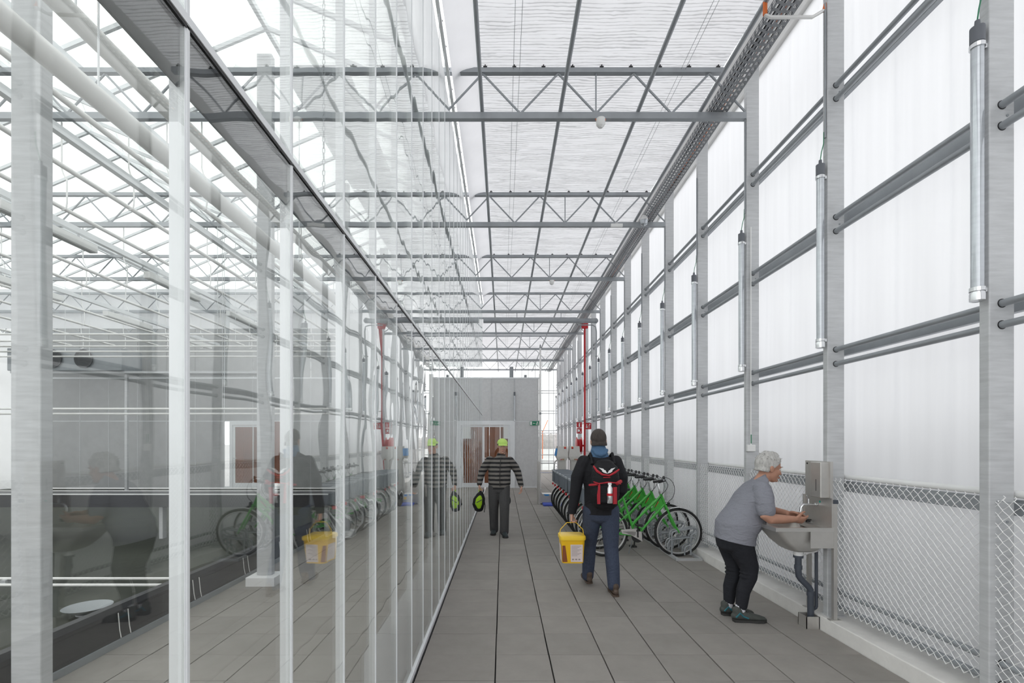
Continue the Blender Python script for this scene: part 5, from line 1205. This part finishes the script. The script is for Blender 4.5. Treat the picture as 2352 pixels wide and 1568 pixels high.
# bucket
bk = thing('bucket', 'yellow square plastic bucket with printed label, held by walking person', 'bucket', (0.742, Y0+0.0, 0.325))
def rq(w_, z, r): return rr(0, 0, w_, w_, z, r)
skin([rq(0.225, 0, 0.035)[::1], rq(0.255, 0.255, 0.04)]).build('pail', 'yellow', bk, True)
MB().add(rq(0.225, 0.0, 0.035), [tuple(reversed(range(20)))]).build('bottom', 'yellow', bk)
skin([rq(0.272, 0.245, 0.045), rq(0.276, 0.262, 0.045), rq(0.272, 0.282, 0.045), rq(0.25, 0.288, 0.04)]).build('lid', 'lid', bk, True)
lb_ = MB().hexa([(-0.025, -0.1165, 0.015), (0.10, -0.1165, 0.015), (0.10, -0.1155, 0.015), (-0.025, -0.1155, 0.015)], [(-0.03, -0.1290, 0.20), (0.10, -0.1290, 0.20), (0.10, -0.1270, 0.20), (-0.03, -0.1270, 0.20)]).build('label', 'paper', bk)
tx = MB()
for i in range(9):
    z = 0.185-0.013*i; yy = -0.1165-0.0128*(z-0.015)/0.185-0.0006; tx.box(-0.018, 0.085-0.02*(i % 3), yy-0.0004, yy, z-0.002, z+0.002)
for x in (-0.012, 0.022, 0.055): tx.box(x, x+0.02, -0.1195, -0.1185, 0.035, 0.05)
tx.build('print', 'ink', lb_)
MB().hexa([(-0.115, -0.10, 0.015), (-0.115, 0.05, 0.015), (-0.1145, 0.05, 0.015), (-0.1145, -0.10, 0.015)], [(-0.1275, -0.10, 0.19), (-0.1275, 0.05, 0.19), (-0.1265, 0.05, 0.19), (-0.1265, -0.10, 0.19)]).build('side_print', 'paper', bk)
MB().hexa([(-0.11, -0.1165, 0.015), (-0.06, -0.1165, 0.015), (-0.06, -0.1155, 0.015), (-0.11, -0.1155, 0.015)], [(-0.115, -0.129, 0.19), (-0.085, -0.129, 0.19), (-0.085, -0.127, 0.19), (-0.115, -0.127, 0.19)]).build('photo_print', 'brown', bk)
MB().tube([(-0.135, 0, 0.25), (-0.12, 0.0, 0.34), (-0.05, 0.01, 0.41), (0.05, 0.01, 0.41), (0.12, 0, 0.34), (0.135, 0, 0.25)], 0.004, 6).build('handle', 'lid', bk, True)

# ------------------------------------------------------------------ person walking towards the camera
p3_ = thing('person', 'person with lime cap and striped sweater walking towards the camera', 'person', (-0.07, 8.4, 0))
Y0 = 8.42
body = MB()
P, R = head_shape(body, (-0.009, Y0-0.03, 1.535), (0.10, -1, -0.08), (0.02, 0, 1), 1.05)
body.limb([(-0.03, Y0, 1.30), (-0.022, Y0-0.01, 1.38), (-0.014, Y0-0.02, 1.46)], [0.07, 0.06, 0.058])
body.loft([((-0.06, Y0, 0.80), (0.16, 0, 0), (0, 0.11, 0)), ((-0.06, Y0, 0.98), (0.155, 0, 0), (0, 0.11, 0)), ((-0.055, Y0, 1.20), (0.17, 0, 0), (0, 0.11, 0)), ((-0.045, Y0, 1.31), (0.12, 0, 0), (0, 0.07, 0))], 16)
aL = [V(-0.235, Y0, 1.29), V(-0.32, Y0, 1.17), V(-0.365, Y0, 1.08), V(-0.39, Y0-0.03, 0.98), V(-0.405, Y0-0.06, 0.88)]
aR = [V(0.13, Y0, 1.28), V(0.215, Y0+0.02, 1.17), V(0.262, Y0+0.03, 1.08), V(0.29, Y0-0.01, 0.97), V(0.316, Y0-0.06, 0.855)]
for a in (aL, aR): body.limb(a, [0.055, 0.049, 0.043, 0.038, 0.029])
hand(body, (-0.405, Y0-0.06, 0.88), (-0.03, -0.12, -1), (1, 0.1, 0), (0, -1, 0), 1.0, 0.95)
hand(body, (0.316, Y0-0.06, 0.855), (0.06, -0.2, -1), (-0.9, -0.2, 0), (0, -1, 0), 1.0, 0.45)
hL, kL, fL = V(-0.15, Y0, 0.82), V(-0.16, Y0+0.03, 0.455), V(-0.153, Y0+0.10, 0.10)
hR, kR, fR = V(0.02, Y0, 0.82), V(0.027, Y0-0.10, 0.46), V(0.025, Y0-0.13, 0.10)
for h, k_, f_ in ((hL, kL, fL), (hR, kR, fR)): body.limb([h, (h+k_)/2, k_, (k_+f_)/2, f_, f_+V(0, -0.05, -0.047), f_+V(0, -0.12, -0.063)], [0.09, 0.078, 0.055, 0.05, 0.034, 0.028, 0.02])
bd3 = fuse(body, 'body', 'skinpale', 0.0065, p3_, 4, 0.45); sub(bd3, p3_)
face_parts(P, R, bd3, 1.05, 'darkhair')
hair_cap(P, R, 'hair', 'darkhair', bd3, 1.05, 1.05, -0.03, 0.007, tuft=False)
cp = MB(); c = P(-0.008, 0, 0.045); fv, sv, uv = R.col[0], R.col[1], R.col[2]
bm = bmesh.new(); e = MB().ell(c, (0.112, 0.092, 0.090), 26, 18, R); vs = [bm.verts.new(v) for v in e.v]
for f_ in e.f: bm.faces.new([vs[i] for i in f_])
bmesh.ops.remove_doubles(bm, verts=list(bm.verts), dist=1e-5)
bmesh.ops.bisect_plane(bm, geom=list(bm.verts)+list(bm.edges)+list(bm.faces), plane_co=P(0, 0, 0.045), plane_no=-Vector(uv), clear_outer=True)
bmesh.ops.holes_fill(bm, edges=[e_ for e_ in bm.edges if e_.is_boundary], sides=0); bm.verts.index_update()
capo = MB().add([v.co[:] for v in bm.verts], [[v.index for v in f_.verts] for f_ in bm.faces]); bm.free()
cap_ = capo.build('cap', 'lime', bd3, True)
pv = []
for i in range(9):
    a = -1.15+2.3*i/8
    pv.append((P(0.088*math.cos(a)+0.0, 0.078*math.sin(a), 0.048), P(0.088*math.cos(a)+0.075*math.cos(a*0.9)**0.6, 0.084*math.sin(a), 0.030-0.010*abs(math.sin(a)))))
vs = [q for a, b_ in pv for q in (a, b_)]+[q-Vector(uv)*0.005 for a, b_ in pv for q in (a, b_)]
n_ = 18; fs = []
for i in range(8):
    fs += [(2*i, 2*i+1, 2*i+3, 2*i+2), (n_+2*i+2, n_+2*i+3, n_+2*i+1, n_+2*i), (2*i+1, n_+2*i+1, n_+2*i+3, 2*i+3), (2*i+2, n_+2*i+2, n_+2*i, 2*i)]
MB().add(vs, fs).build('peak', 'lime', cap_, True)
sw = MB()
sw.loft([((-0.06, Y0, 0.72), (0.17, 0, 0), (0, 0.125, 0)), ((-0.06, Y0, 0.83), (0.175, 0, 0), (0, 0.13, 0)), ((-0.06, Y0, 0.89), (0.195, 0, 0), (0, 0.145, 0)), ((-0.06, Y0, 1.05), (0.195, 0, 0), (0, 0.145, 0)), ((-0.055, Y0, 1.20), (0.20, 0, 0), (0, 0.135, 0)), ((-0.048, Y0, 1.30), (0.165, 0, 0), (0, 0.105, 0)), ((-0.035, Y0, 1.355), (0.085, 0, 0), (0, 0.085, 0)), ((-0.03, Y0, 1.385), (0.075, 0, 0), (0, 0.08, 0))], 22)
for a in (aL, aR): sw.limb([a[0]*0.9+V(-0.05, Y0, 1.29)*0.1]+a[1:], [0.085, 0.072, 0.064, 0.056, 0.045], 14)
cut(fuse(sw, 'sweater', 'knit', 0.008, bd3, 4), (0, 0, 0.795), (0, 0, -1))
MB().tube([(-0.05, Y0-0.148, 0.85), (-0.05, Y0-0.15, 1.05), (-0.045, Y0-0.14, 1.22), (-0.035, Y0-0.10, 1.34)], 0.005, 6).build('zip', 'black', bd3)
tr = MB()
for h, k_, f_ in ((hL, kL, fL), (hR, kR, fR)): tr.limb([h+V(0, 0, 0.02), h*0.6+k_*0.4, k_, k_*0.5+f_*0.5, f_+V(0, 0, -0.035)], [0.106, 0.10, 0.086, 0.080, 0.076], 16)
tr.loft([((-0.065, Y0, 0.79), (0.17, 0, 0), (0, 0.125, 0)), ((-0.065, Y0, 0.88), (0.168, 0, 0), (0, 0.12, 0))], 18)
tr.ell((0.105, Y0-0.06, 0.60), (0.035, 0.05, 0.07), 12, 8)
fuse(tr, 'trousers', 'greypants', 0.008, bd3, 4)
shoe((-0.153, Y0+0.16, 0.0), (-0.08, -1, 0), 0.28, bd3, 'darkshoe', 'sole', None, 0, 0.048, 0.085, False)
shoe((0.022, Y0-0.075, 0.0), (0.10, -1, 0), 0.28, bd3, 'darkshoe', 'sole', None, 0, 0.048, 0.085, False)
# bag in the hand
bg_ = thing('hand_bag', 'black bag with lime green panel carried by the person in stripes', 'bag', (-0.405, Y0-0.10, 0.42))
b = MB().loft([((-0.01, 0, 0.03), (0.075, 0, 0), (0, 0.05, 0)), ((-0.015, 0, 0.12), (0.108, 0, 0), (0, 0.07, 0)), ((0.0, 0, 0.22), (0.10, 0, 0), (0, 0.065, 0)), ((0.015, 0, 0.30), (0.06, 0, 0), (0, 0.045, 0)), ((0.02, 0, 0.34), (0.02, 0, 0), (0, 0.02, 0))], 18)
fuse(b, 'bag_body', 'bagblack', 0.007, bg_, 3)
b = MB().loft([((-0.005, -0.045, 0.07), (0.035, 0, 0), (0, 0.03, 0)), ((-0.01, -0.055, 0.13), (0.062, 0, 0), (0, 0.03, 0)), ((0.0, -0.05, 0.22), (0.055, 0, 0), (0, 0.028, 0)), ((0.012, -0.035, 0.27), (0.03, 0, 0), (0, 0.02, 0))], 14)
fuse(b, 'front_panel', 'limebag', 0.006, bg_, 2)
MB().hexa([(-0.045, -0.09, 0.15), (0.05, -0.088, 0.20), (0.05, -0.080, 0.20), (-0.045, -0.082, 0.15)], [(-0.047, -0.09, 0.162), (0.045, -0.086, 0.212), (0.045, -0.078, 0.212), (-0.047, -0.082, 0.162)]).build('zip', 'black', bg_)
MB().tube([(0.0, 0, 0.31), (-0.01, 0.03, 0.37), (0.0, 0.035, 0.40), (0.02, 0.03, 0.37), (0.03, 0, 0.31)], 0.008, 6).build('handle', 'limebag', bg_)
MB().tube([(0.075, 0.0, 0.24), (0.10, 0, 0.10), (0.085, 0, -0.02)], 0.006, 6).build('loose_strap', 'bagblack', bg_)
